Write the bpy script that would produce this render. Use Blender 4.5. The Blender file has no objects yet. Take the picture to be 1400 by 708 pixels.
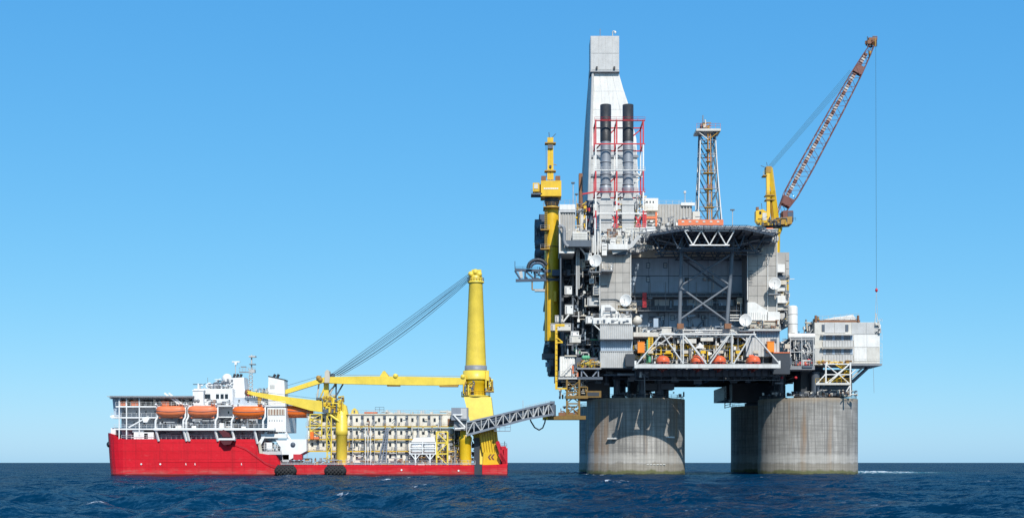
import bpy, math, random
import numpy as np
from mathutils import Vector, Matrix

scene = bpy.context.scene
C = scene.collection
R = math.radians

# ---------------------------------------------------------------- camera
F, CX, CY = 1808.0, 713.0, 632.0      # focal length and principal point of the photograph (1400 px wide)
CAMY, H = -452.0, 4.0                 # the camera stands 452 m in front of the front legs, 4 m above the sea
cam_d = bpy.data.cameras.new('camera')
cam = bpy.data.objects.new('camera', cam_d); C.objects.link(cam)
cam.location = (0, CAMY, H); cam.rotation_euler = (R(90), 0, 0)
cam_d.sensor_width = 36.0; cam_d.lens = F / 1400.0 * 36.0
cam_d.shift_x = (700.0 - CX) / 1400.0; cam_d.shift_y = (CY - 354.0) / 1400.0
cam_d.clip_start = 1.0; cam_d.clip_end = 80000.0
scene.camera = cam

# ---------------------------------------------------------------- sky and sun
SUN_EL, SUN_AZ = 42.0, 12.5            # sun behind the camera, a little to the right
world = bpy.data.worlds.new('World'); scene.world = world; world.use_nodes = True
wn, wl = world.node_tree.nodes, world.node_tree.links
wn.clear()
w_out = wn.new('ShaderNodeOutputWorld'); w_bg = wn.new('ShaderNodeBackground')
sky = wn.new('ShaderNodeTexSky'); sky.sky_type = 'NISHITA'; sky.sun_disc = False
sky.sun_elevation = R(SUN_EL); sky.sun_rotation = R(180 - SUN_AZ)
sky.altitude = 0; sky.air_density = 0.8; sky.dust_density = 0.45; sky.ozone_density = 6.0
w_bg.inputs['Strength'].default_value = 0.10
# the photograph's clear, saturated blue: one even colour response over the whole sky
sep = wn.new('ShaderNodeSeparateColor'); cmb = wn.new('ShaderNodeCombineColor'); wl.new(sky.outputs[0], sep.inputs[0])
for ch, (gain, gam) in enumerate(((0.90, 0.98), (2.66, 0.55), (5.52, 0.28))):
    pw = wn.new('ShaderNodeMath'); pw.operation = 'POWER'; pw.inputs[1].default_value = gam; wl.new(sep.outputs[ch], pw.inputs[0])
    mu = wn.new('ShaderNodeMath'); mu.operation = 'MULTIPLY'; mu.inputs[1].default_value = gain; wl.new(pw.outputs[0], mu.inputs[0])
    wl.new(mu.outputs[0], cmb.inputs[ch])
wl.new(cmb.outputs[0], w_bg.inputs[0]); wl.new(w_bg.outputs[0], w_out.inputs[0])
sun_d = bpy.data.lights.new('sun', 'SUN'); sun_d.energy = 5.0; sun_d.angle = R(0.53); sun_d.color = (1.0, 0.955, 0.88)
sun = bpy.data.objects.new('sun', sun_d); C.objects.link(sun)
sv = Vector((math.sin(R(SUN_AZ)) * math.cos(R(SUN_EL)), -math.cos(R(SUN_AZ)) * math.cos(R(SUN_EL)), math.sin(R(SUN_EL))))
sun.rotation_euler = sv.to_track_quat('Z', 'Y').to_euler(); sun.location = sv * 300
vs = scene.view_settings; vs.view_transform = 'Standard'; vs.look = 'None'; vs.exposure = 0.0; vs.gamma = 1.0; vs.use_curve_mapping = False
scene.cycles.max_bounces = 6; scene.cycles.diffuse_bounces = 2; scene.cycles.glossy_bounces = 3
try:
    scene.cycles.use_denoising = True
except Exception:
    pass

# ---------------------------------------------------------------- measuring: photo pixel at depth Y -> metres
def S(Y): return (Y - CAMY) / F
def X(px, Y): return (px - CX) * S(Y)
def Z(py, Y): return H + (CY - py) * S(Y)
def P(px, py, Y): return Vector((X(px, Y), Y, Z(py, Y)))

# ---------------------------------------------------------------- materials
def nt(name):
    m = bpy.data.materials.new(name); m.use_nodes = True
    n, l = m.node_tree.nodes, m.node_tree.links
    b = n['Principled BSDF']
    return m, n, l, b
def mixc(n, l, fac, a, b, blend='MIX'):
    x = n.new('ShaderNodeMix'); x.data_type = 'RGBA'; x.blend_type = blend
    for s, v in ((0, fac), (6, a), (7, b)):
        if isinstance(v, (int, float)): x.inputs[s].default_value = v
        elif isinstance(v, tuple): x.inputs[s].default_value = (*v, 1) if len(v) == 3 else v
        else: l.new(v, x.inputs[s])
    return x.outputs[2]
def ramp(n, l, src, a, b, lo=0.0, hi=1.0):
    x = n.new('ShaderNodeMapRange'); x.inputs[1].default_value = a; x.inputs[2].default_value = b
    x.inputs[3].default_value = lo; x.inputs[4].default_value = hi
    l.new(src, x.inputs[0]); return x.outputs[0]
def noise(n, l, vec, scale=(1, 1, 1), s=1.0, d=4.0, rough=0.6):
    mp = n.new('ShaderNodeMapping'); mp.inputs['Scale'].default_value = scale; l.new(vec, mp.inputs[0])
    t = n.new('ShaderNodeTexNoise'); t.inputs['Scale'].default_value = s; t.inputs['Detail'].default_value = d; t.inputs['Roughness'].default_value = rough
    l.new(mp.outputs[0], t.inputs['Vector']); return t.outputs['Fac']
def math_(n, l, op, a, b=None):
    x = n.new('ShaderNodeMath'); x.operation = op
    for i, v in enumerate((a, b)):
        if v is None: continue
        if isinstance(v, (int, float)): x.inputs[i].default_value = v
        else: l.new(v, x.inputs[i])
    return x.outputs[0]
MAT = {}
def paint(name, col, rough=0.5, dirt=0.35, dcol=None, metal=0.0, var=0.12, rust=0.0):
    m, n, l, b = nt(name)
    g = n.new('ShaderNodeNewGeometry'); pos = g.outputs['Position']
    dcol = dcol or tuple(c * 0.45 + 0.02 for c in col)
    st = noise(n, l, pos, (1.3, 1.3, 0.10), 1.0, 5.0)
    f = ramp(n, l, st, 0.45, 0.75, 0.0, dirt)
    c = mixc(n, l, f, col, dcol)
    v = noise(n, l, pos, (1, 1, 1), 0.35, 3.0)
    vv = ramp(n, l, v, 0.25, 0.75, 1 - var, 1 + var)
    hv = n.new('ShaderNodeHueSaturation'); l.new(c, hv.inputs['Color']); l.new(vv, hv.inputs['Value'])
    c = hv.outputs[0]
    if rust > 0:
        rn = noise(n, l, pos, (2.2, 2.2, 0.35), 1.0, 6.0, 0.7)
        c = mixc(n, l, ramp(n, l, rn, 0.60, 0.72, 0.0, rust), c, (0.16, 0.055, 0.018))
    l.new(c, b.inputs['Base Color'])
    rr = noise(n, l, pos, (1, 1, 1), 2.0, 3.0)
    l.new(ramp(n, l, rr, 0.3, 0.7, max(rough - 0.1, 0.05), min(rough + 0.15, 1)), b.inputs['Roughness'])
    b.inputs['Metallic'].default_value = metal
    MAT[name] = m; return m
paint('white', (0.70, 0.69, 0.66), 0.45, 0.38, (0.42, 0.38, 0.32), rust=0.25)
paint('ship_white', (0.74, 0.74, 0.73), 0.4, 0.25, (0.55, 0.52, 0.47), rust=0.12)
paint('cabin_white', (0.72, 0.675, 0.58), 0.5, 0.35, (0.38, 0.30, 0.20), rust=0.25)
paint('off_white', (0.56, 0.54, 0.49), 0.5, 0.4, (0.36, 0.31, 0.24), rust=0.3)
paint('cream', (0.52, 0.47, 0.38), 0.55, 0.4, (0.33, 0.27, 0.19), rust=0.3)
paint('panel_a', (0.36, 0.343, 0.317), 0.55, 0.3, (0.23, 0.21, 0.19))
paint('panel_b', (0.335, 0.32, 0.297), 0.55, 0.3, (0.21, 0.20, 0.18))
paint('panel_c', (0.395, 0.378, 0.35), 0.55, 0.3, (0.25, 0.23, 0.21))
paint('light_grey', (0.46, 0.46, 0.45), 0.5, 0.35, (0.33, 0.32, 0.30), rust=0.15)
paint('mid_grey', (0.22, 0.23, 0.245), 0.5, 0.35, rust=0.1)
paint('truss_white', (0.56, 0.56, 0.54), 0.45, 0.4, (0.30, 0.28, 0.25), rust=0.3)
paint('brace_teal', (0.10, 0.155, 0.20), 0.5, 0.3)
paint('steel_mid', (0.125, 0.145, 0.17), 0.5, 0.3)
paint('ochre_shaded', (0.20, 0.115, 0.02), 0.6, 0.45, (0.09, 0.05, 0.015), rust=0.25)  # ochre darkened in the paint for the shadow on the landing frame
paint('rust_orange', (0.56, 0.28, 0.07), 0.6, 0.4, (0.25, 0.10, 0.04))
paint('wall_blue', (0.33, 0.41, 0.50), 0.5, 0.3)  # blue of the recess wall's shade is put into this paint
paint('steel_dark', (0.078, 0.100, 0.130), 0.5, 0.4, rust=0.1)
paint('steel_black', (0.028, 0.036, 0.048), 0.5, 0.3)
paint('navy', (0.05, 0.075, 0.12), 0.45, 0.3)
paint('yellow', (0.68, 0.42, 0.012), 0.4, 0.30, (0.40, 0.22, 0.015), rust=0.12)
paint('ship_yellow', (0.73, 0.54, 0.06), 0.4, 0.25, (0.50, 0.36, 0.05), rust=0.06)
paint('deep_yellow', (0.66, 0.42, 0.008), 0.4, 0.25, (0.48, 0.30, 0.01), rust=0.05)
paint('ochre', (0.36, 0.20, 0.03), 0.55, 0.4, (0.16, 0.08, 0.02), rust=0.25)
paint('orange', (0.72, 0.14, 0.015), 0.4, 0.25, (0.5, 0.09, 0.02))
paint('orange_pale', (0.70, 0.17, 0.06), 0.5, 0.3, (0.60, 0.20, 0.12))
paint('boat_red', (0.74, 0.13, 0.045), 0.35, 0.2, (0.4, 0.06, 0.02))
paint('maroon', (0.085, 0.007, 0.012), 0.5, 0.3)
paint('bright_orange', (0.80, 0.22, 0.008), 0.45, 0.15, (0.5, 0.12, 0.01))
paint('keel_red', (0.35, 0.03, 0.02), 0.5, 0.3)
paint('hull_red', (0.48, 0.004, 0.016), 0.4, 0.3, (0.32, 0.008, 0.014), var=0.08)
paint('frame_red', (0.50, 0.02, 0.03), 0.45, 0.3, (0.25, 0.02, 0.02))
paint('boom_red', (0.15, 0.048, 0.036), 0.55, 0.4, (0.09, 0.05, 0.05))
paint('boom_pale', (0.38, 0.26, 0.22), 0.55, 0.4)
paint('rust_brown', (0.22, 0.10, 0.05), 0.7, 0.5, (0.10, 0.05, 0.03))
paint('black', (0.022, 0.024, 0.028), 0.5, 0.3, (0.05, 0.05, 0.05))
paint('rubber', (0.018, 0.018, 0.020), 0.8, 0.3, (0.05, 0.05, 0.05))
paint('galv', (0.27, 0.29, 0.32), 0.5, 0.4, (0.26, 0.27, 0.29), metal=0.35)
paint('gang_grey', (0.20, 0.225, 0.265), 0.5, 0.3)
paint('green', (0.10, 0.36, 0.20), 0.5, 0.2)
paint('deck_wall_shade', (0.42, 0.47, 0.53), 0.45, 0.25)  # blue-grey of the shade under the decks, put into the wall paint
paint('rope_teal', (0.05, 0.13, 0.17), 0.6, 0.1)
paint('rope', (0.16, 0.13, 0.11), 0.8, 0.2)
paint('wire', (0.05, 0.07, 0.09), 0.5, 0.1)
def hull_paint():
    m, n, l, b = nt('hull_paint'); g = n.new('ShaderNodeNewGeometry'); pos = g.outputs['Position']
    sw = n.new('ShaderNodeSeparateXYZ'); l.new(pos, sw.inputs[0]); z = sw.outputs[2]
    c = mixc(n, l, ramp(n, l, noise(n, l, pos, (0.05, 0.05, 0.12), 1, 5), 0.3, 0.7), (0.53, 0.003, 0.012), (0.62, 0.007, 0.020))
    c = mixc(n, l, ramp(n, l, noise(n, l, pos, (0.9, 0.9, 0.06), 1, 5, 0.65), 0.5, 0.72, 0, 0.45), c, (0.30, 0.006, 0.012))      # run-off
    c = mixc(n, l, ramp(n, l, noise(n, l, pos, (0.35, 0.35, 0.9), 1, 7, 0.7), 0.60, 0.72, 0, 0.35), c, (0.58, 0.10, 0.10))        # chalking
    low = ramp(n, l, math_(n, l, 'ADD', z, ramp(n, l, noise(n, l, pos, (0.3, 0.3, 0.3), 1, 5), 0.3, 0.7, -0.7, 0.7)), 2.4, 0.9)
    c = mixc(n, l, math_(n, l, 'MULTIPLY', low, ramp(n, l, noise(n, l, pos, (0.22, 0.22, 1.6), 1, 6, 0.7), 0.46, 0.66, 0.1, 0.75)), c, (0.36, 0.16, 0.13))  # scuffs at the water
    c = mixc(n, l, ramp(n, l, z, 0.75, 0.35), c, (0.14, 0.012, 0.014))
    def seam(src, pitch, w): return math_(n, l, 'LESS_THAN', math_(n, l, 'FRACT', math_(n, l, 'DIVIDE', src, pitch)), w)
    sm = math_(n, l, 'MAXIMUM', seam(sw.outputs[0], 7.3, 0.02), seam(z, 2.45, 0.05))
    c = mixc(n, l, math_(n, l, 'MULTIPLY', sm, 0.36), c, (0.22, 0.004, 0.01))
    l.new(c, b.inputs['Base Color']); b.inputs['Roughness'].default_value = 0.6; b.inputs['Specular IOR Level'].default_value = 0.3
    bp = n.new('ShaderNodeBump'); bp.inputs['Strength'].default_value = 0.35; bp.inputs['Distance'].default_value = 0.25
    l.new(math_(n, l, 'SUBTRACT', noise(n, l, pos, (0.5, 0.5, 0.5), 1, 2), math_(n, l, 'MULTIPLY', sm, 0.3)), bp.inputs['Height']); l.new(bp.outputs[0], b.inputs['Normal'])
    MAT['hull_paint'] = m
hull_paint()
def glass_mat():
    m, n, l, b = nt('glass_dark')
    b.inputs['Base Color'].default_value = (0.012, 0.018, 0.026, 1); b.inputs['Roughness'].default_value = 0.08
    MAT['glass'] = m
    m, n, l, b = nt('glass_pale')
    b.inputs['Base Color'].default_value = (0.42, 0.48, 0.52, 1); b.inputs['Roughness'].default_value = 0.15
    MAT['glass_pale'] = m
glass_mat()
def concrete():
    m, n, l, b = nt('concrete')
    tc = n.new('ShaderNodeTexCoord'); sp = n.new('ShaderNodeSeparateXYZ'); l.new(tc.outputs['Object'], sp.inputs[0])
    gp = n.new('ShaderNodeNewGeometry'); sw = n.new('ShaderNodeSeparateXYZ'); l.new(gp.outputs['Position'], sw.inputs[0])
    u = math_(n, l, 'MULTIPLY', math_(n, l, 'ARCTAN2', sp.outputs[0], math_(n, l, 'MULTIPLY', sp.outputs[1], -1.0)), 16.75)
    z = sw.outputs[2]
    cb = n.new('ShaderNodeCombineXYZ'); l.new(u, cb.inputs[0]); l.new(z, cb.inputs[1]); l.new(math_(n, l, 'MULTIPLY', sw.outputs[0], 0.02), cb.inputs[2])
    uv = cb.outputs[0]
    base = mixc(n, l, ramp(n, l, noise(n, l, uv, (0.12, 0.12, 1), 1, 6), 0.3, 0.7), (0.25, 0.238, 0.215), (0.37, 0.352, 0.325))
    vst = noise(n, l, uv, (1.6, 0.035, 1), 1, 5, 0.65)           # run-off streaks
    base = mixc(n, l, ramp(n, l, vst, 0.44, 0.64, 0, 0.75), base, (0.10, 0.095, 0.09))
    vs2 = noise(n, l, uv, (0.75, 0.05, 1), 1, 4, 0.6)
    base = mixc(n, l, ramp(n, l, vs2, 0.54, 0.70, 0, 0.6), base, (0.50, 0.48, 0.445))
    hst = noise(n, l, uv, (0.09, 1.3, 1), 1, 6, 0.65)             # casting lifts
    base = mixc(n, l, ramp(n, l, hst, 0.46, 0.68, 0, 0.6), base, (0.14, 0.135, 0.125))
    def grid(src, pitch, w):
        fr = math_(n, l, 'FRACT', math_(n, l, 'DIVIDE', src, pitch))
        return math_(n, l, 'LESS_THAN', fr, w)
    gm = math_(n, l, 'MAXIMUM', grid(u, 1.22, 0.14), grid(z, 1.22, 0.13))
    gm = math_(n, l, 'MULTIPLY', gm, ramp(n, l, noise(n, l, uv, (0.2, 0.3, 1), 1, 4), 0.35, 0.65, 0.12, 0.62))
    base = mixc(n, l, gm, base, (0.15, 0.145, 0.14))
    rn = noise(n, l, uv, (0.16, 0.012, 1), 1, 4, 0.6)
    base = mixc(n, l, ramp(n, l, rn, 0.53, 0.66, 0, 0.7), base, (0.29, 0.165, 0.075))
    # splash zone: pale scoured band, brown band, green growth at the water
    wob = math_(n, l, 'ADD', z, ramp(n, l, noise(n, l, uv, (0.3, 0.3, 1), 1, 4), 0.3, 0.7, -0.5, 0.5))
    band = math_(n, l, 'MULTIPLY', ramp(n, l, wob, 3.6, 4.2), ramp(n, l, wob, 7.2, 6.2))
    base = mixc(n, l, math_(n, l, 'MULTIPLY', band, 0.42), base, (0.46, 0.44, 0.40))
    base = mixc(n, l, math_(n, l, 'MULTIPLY', ramp(n, l, wob, 4.0, 3.4), 0.55), base, (0.22, 0.19, 0.14))
    base = mixc(n, l, math_(n, l, 'MULTIPLY', ramp(n, l, wob, 1.7, 1.0), 0.85), base, (0.075, 0.085, 0.02))
    base = mixc(n, l, math_(n, l, 'MULTIPLY', ramp(n, l, wob, 0.5, 0.2), 0.8), base, (0.02, 0.022, 0.015))
    top = ramp(n, l, wob, 23.6, 25.0)
    base = mixc(n, l, math_(n, l, 'MULTIPLY', top, 0.5), base, (0.36, 0.27, 0.17))
    l.new(base, b.inputs['Base Color']); b.inputs['Roughness'].default_value = 0.85
    bp = n.new('ShaderNodeBump'); bp.inputs['Strength'].default_value = 0.5; bp.inputs['Distance'].default_value = 0.12
    l.new(math_(n, l, 'SUBTRACT', hst, gm), bp.inputs['Height']); l.new(bp.outputs[0], b.inputs['Normal'])
    MAT['concrete'] = m
concrete()

# ---------------------------------------------------------------- mesh building
ORG = {}                                # world position of each thing's origin
class MB:
    def __init__(s): s.v = []; s.f = []; s.m = []; s.sm = []; s.mats = []
    def mi(s, mat):
        if mat not in s.mats: s.mats.append(mat)
        return s.mats.index(mat)
    def add(s, vs_, fs, mat, smooth=False):
        o = len(s.v); k = s.mi(mat)
        s.v.extend([tuple(v) for v in vs_])
        for f in fs: s.f.append([i + o for i in f]); s.m.append(k); s.sm.append(smooth)
    def box(s, x0, x1, y0, y1, z0, z1, mat):
        if x1 < x0: x0, x1 = x1, x0
        if z1 < z0: z0, z1 = z1, z0
        s.add([(x0, y0, z0), (x1, y0, z0), (x1, y1, z0), (x0, y1, z0), (x0, y0, z1), (x1, y0, z1), (x1, y1, z1), (x0, y1, z1)],
              [(0, 3, 2, 1), (4, 5, 6, 7), (0, 1, 5, 4), (1, 2, 6, 5), (2, 3, 7, 6), (3, 0, 4, 7)], mat); return s
    def pb(s, px0, px1, py0, py1, Y0, Y1, mat):            # box whose front face fills this pixel rectangle at depth Y0
        return s.box(X(px0, Y0), X(px1, Y0), Y0, Y1, Z(py1, Y0), Z(py0, Y0), mat)
    def frame(s, p, q):
        p, q = Vector(p), Vector(q); d = (q - p)
        L = d.length; d = d / max(L, 1e-6)
        up = Vector((0, 0, 1)) if abs(d.z) < 0.95 else Vector((0, 1, 0))
        a = d.cross(up).normalized(); b = a.cross(d).normalized()
        return p, q, a, b
    def beam(s, p, q, w, mat, h=None):
        h = h or w; p, q, a, b = s.frame(p, q); vs_ = []
        for c in (p, q):
            for i, j in ((-1, -1), (1, -1), (1, 1), (-1, 1)): vs_.append(c + a * (i * w / 2) + b * (j * h / 2))
        s.add(vs_, [(3, 2, 1, 0), (4, 5, 6, 7), (0, 1, 5, 4), (1, 2, 6, 5), (2, 3, 7, 6), (3, 0, 4, 7)], mat); return s
    def tube(s, p, q, r0, mat, r1=None, n=8, caps=True):
        r1 = r0 if r1 is None else r1; p, q, a, b = s.frame(p, q); vs_ = []
        for c, r in ((p, r0), (q, r1)):
            for i in range(n):
                t = 2 * math.pi * i / n; vs_.append(c + a * (r * math.cos(t)) + b * (r * math.sin(t)))
        s.add(vs_, [(i, (i + 1) % n, n + (i + 1) % n, n + i) for i in range(n)], mat, n > 5)
        if caps: s.add(vs_, [tuple(range(n - 1, -1, -1)), tuple(range(n, 2 * n))], mat)
        return s
    def path(s, pts, r, mat, n=6):
        for i in range(len(pts) - 1): s.tube(pts[i], pts[i + 1], r, mat, n=n)
        return s
    def lathe(s, c, prof, mat, n=24, axis='z', closed=True):
        c = Vector(c); vs_ = []
        for r, h in prof:
            for i in range(n):
                t = 2 * math.pi * i / n; u, w = r * math.cos(t), r * math.sin(t)
                if axis == 'z': vs_.append(c + Vector((u, w, h)))
                elif axis == 'x': vs_.append(c + Vector((h, u, w)))
                else: vs_.append(c + Vector((w, h, u)))
        fs = []
        for k in range(len(prof) - 1):
            for i in range(n):
                j = (i + 1) % n; fs.append((k * n + i, k * n + j, (k + 1) * n + j, (k + 1) * n + i))
        s.add(vs_, fs, mat, True)
        if closed:
            L = len(prof) - 1
            s.add(vs_, [tuple(range(n - 1, -1, -1)), tuple(range(L * n, L * n + n))], mat)
        return s
    def prism(s, poly, Y0, Y1, mat):                        # poly: (x, z) outline extruded from Y0 to Y1
        n = len(poly)
        vs_ = [(x, Y0, z) for x, z in poly] + [(x, Y1, z) for x, z in poly]
        fs = [tuple(range(n)), tuple(range(2 * n - 1, n - 1, -1))] + [(i, n + i, n + (i + 1) % n, (i + 1) % n) for i in range(n)]
        s.add(vs_, fs, mat); return s
    def pp(s, pts, Y0, Y1, mat):                            # prism from pixel outline at depth Y0
        return s.prism([(X(a, Y0), Z(b, Y0)) for a, b in pts], Y0, Y1, mat)
    def corr(s, px0, px1, py0, py1, Y0, depth, pitch, mat):  # corrugated sheet, ribs upright
        x0, x1 = X(px0, Y0), X(px1, Y0); z0, z1 = Z(py1, Y0), Z(py0, Y0)
        k = max(2, int((x1 - x0) / pitch)); pts = []
        for i in range(k):
            a = x0 + (x1 - x0) * i / k; w = (x1 - x0) / k
            pts += [(a, Y0), (a + w * 0.42, Y0), (a + w * 0.5, Y0 + depth), (a + w * 0.92, Y0 + depth)]
        pts.append((x1, Y0))
        vs_ = [(x, y, z0) for x, y in pts] + [(x, y, z1) for x, y in pts]; n = len(pts)
        s.add(vs_, [(i, i + 1, n + i + 1, n + i) for i in range(n - 1)], mat); return s
    def rail(s, pts, mat, h=1.1, sp=2.0, r=0.055, base=0.0):
        for a, b in zip(pts[:-1], pts[1:]):
            a, b = Vector(a), Vector(b); L = (b - a).length; k = max(1, int(L / sp))
            for i in range(k + 1):
                p = a.lerp(b, i / k); s.tube(p + Vector((0, 0, base)), p + Vector((0, 0, h)), r, mat, n=3, caps=False)
            for hh in (h, h * 0.52): s.tube(a + Vector((0, 0, hh)), b + Vector((0, 0, hh)), r, mat, n=3, caps=False)
        return s
    def mesh(s, name, off=(0, 0, 0)):
        me = bpy.data.meshes.new(name); o = Vector(off)
        me.from_pydata([(v[0] - o.x, v[1] - o.y, v[2] - o.z) for v in s.v], [], s.f)
        for m in s.mats: me.materials.append(MAT[m])
        me.polygons.foreach_set('material_index', s.m); me.polygons.foreach_set('use_smooth', s.sm)
        me.update(); return me
    def part(s, name, parent, kind=None, label=None):
        o = ORG.get(parent, Vector((0, 0, 0)))
        ob = bpy.data.objects.new(name, s.mesh(name, o)); C.objects.link(ob); ob.parent = parent
        ORG[ob] = o
        if kind: ob['kind'] = kind
        if label: ob['label'] = label
        return ob
    def single(s, name, label, cat, loc=(0, 0, 0), group=None, kind=None):   # a thing that is one mesh
        ob = bpy.data.objects.new(name, s.mesh(name, loc)); C.objects.link(ob); ob.location = loc
        ORG[ob] = Vector(loc); tag(ob, label, cat, group, kind); return ob
def tag(o, label=None, cat=None, group=None, kind=None):
    for k, v in (('label', label), ('category', cat), ('group', group), ('kind', kind)):
        if v: o[k] = v
def thing(name, label, cat, loc, group=None):
    o = bpy.data.objects.new(name, None); C.objects.link(o); o.location = loc; o.empty_display_size = 1
    ORG[o] = Vector(loc); tag(o, label, cat, group); return o
UNIT = {}
def unit(mat, shape, taper=1.0):
    k = (mat, shape, taper)
    if k not in UNIT:
        b = MB()
        if shape == 'tube': b.tube((0, 0, 0), (0, 0, 1), 1, mat, r1=taper, n=10)
        else: b.beam((0, 0, 0), (0, 0, 1), 2, mat)
        UNIT[k] = b.mesh('member')
    return UNIT[k]
def mem(parent, name, p, q, r, mat, shape='tube', r2=None):      # one straight member, a part of its own
    p, q = Vector(p), Vector(q); d = q - p
    ob = bpy.data.objects.new(name, unit(mat, shape)); C.objects.link(ob); ob.parent = parent
    ob.location = p - ORG[parent]; ob.rotation_mode = 'QUATERNION'; ob.rotation_quaternion = d.to_track_quat('Z', 'Y')
    ob.scale = (r, r2 or r, d.length); return ob
def bolt(parent, name, pxs, mat, **k):                           # a box part straight from pixels
    return MB().pb(*pxs, mat).part(name, parent, **k)
def clone(root, loc, label=None, rotz=None, group=None):         # copy of a thing, its parts and their sub-parts
    def cp(o, par):
        c = o.copy(); C.objects.link(c); c.parent = par
        ORG[c] = ORG.get(o, Vector((0, 0, 0)))
        for ch in o.children: cp(ch, c)
        return c
    r = cp(root, None); r.location = loc; ORG[r] = Vector(loc)
    if rotz is not None: r.rotation_euler = (0, 0, rotz)
    if label: r['label'] = label
    if group: r['group'] = group
    return r
def clutter(b, px0, px1, py0, py1, Y0, Y1, n, mats, seed, big=1.0):   # small pipework and fittings
    g = random.Random(seed)
    for i in range(n):
        Y = g.uniform(Y0, Y1); x = g.uniform(px0, px1); y = g.uniform(py0, py1); m = g.choice(mats); k = g.random()
        if k < 0.36:
            w = g.uniform(1.2, 4.5) * big; h = g.uniform(1.5, 5) * big
            x = min(max(x, px0), px1 - w); y = min(max(y, py0), py1 - h)
            b.pb(x, x + w, y, y + h, Y, Y + g.uniform(0.5, 1.6), m)
        elif k < 0.66:
            y2 = min(py1, y + g.uniform(5, 18) * big); b.tube(P(x, y, Y), P(x, y2, Y), g.uniform(0.09, 0.3), m, n=6)
        elif k < 0.9:
            x2 = min(px1, x + g.uniform(5, 18) * big); r = g.uniform(0.09, 0.28); b.tube(P(x, y, Y), P(x2, y, Y), r, m, n=6)
            if g.random() < 0.5: b.tube(P(x2, y, Y), P(x2, min(py1, y + 5), Y), r, m, n=6)
        else:
            x2 = min(px1, x + g.uniform(4, 9)); y2 = max(py0, y - g.uniform(3, 8)); b.tube(P(x, y, Y), P(x2, y2, Y), g.uniform(0.08, 0.16), m, n=5)
    return b

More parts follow.
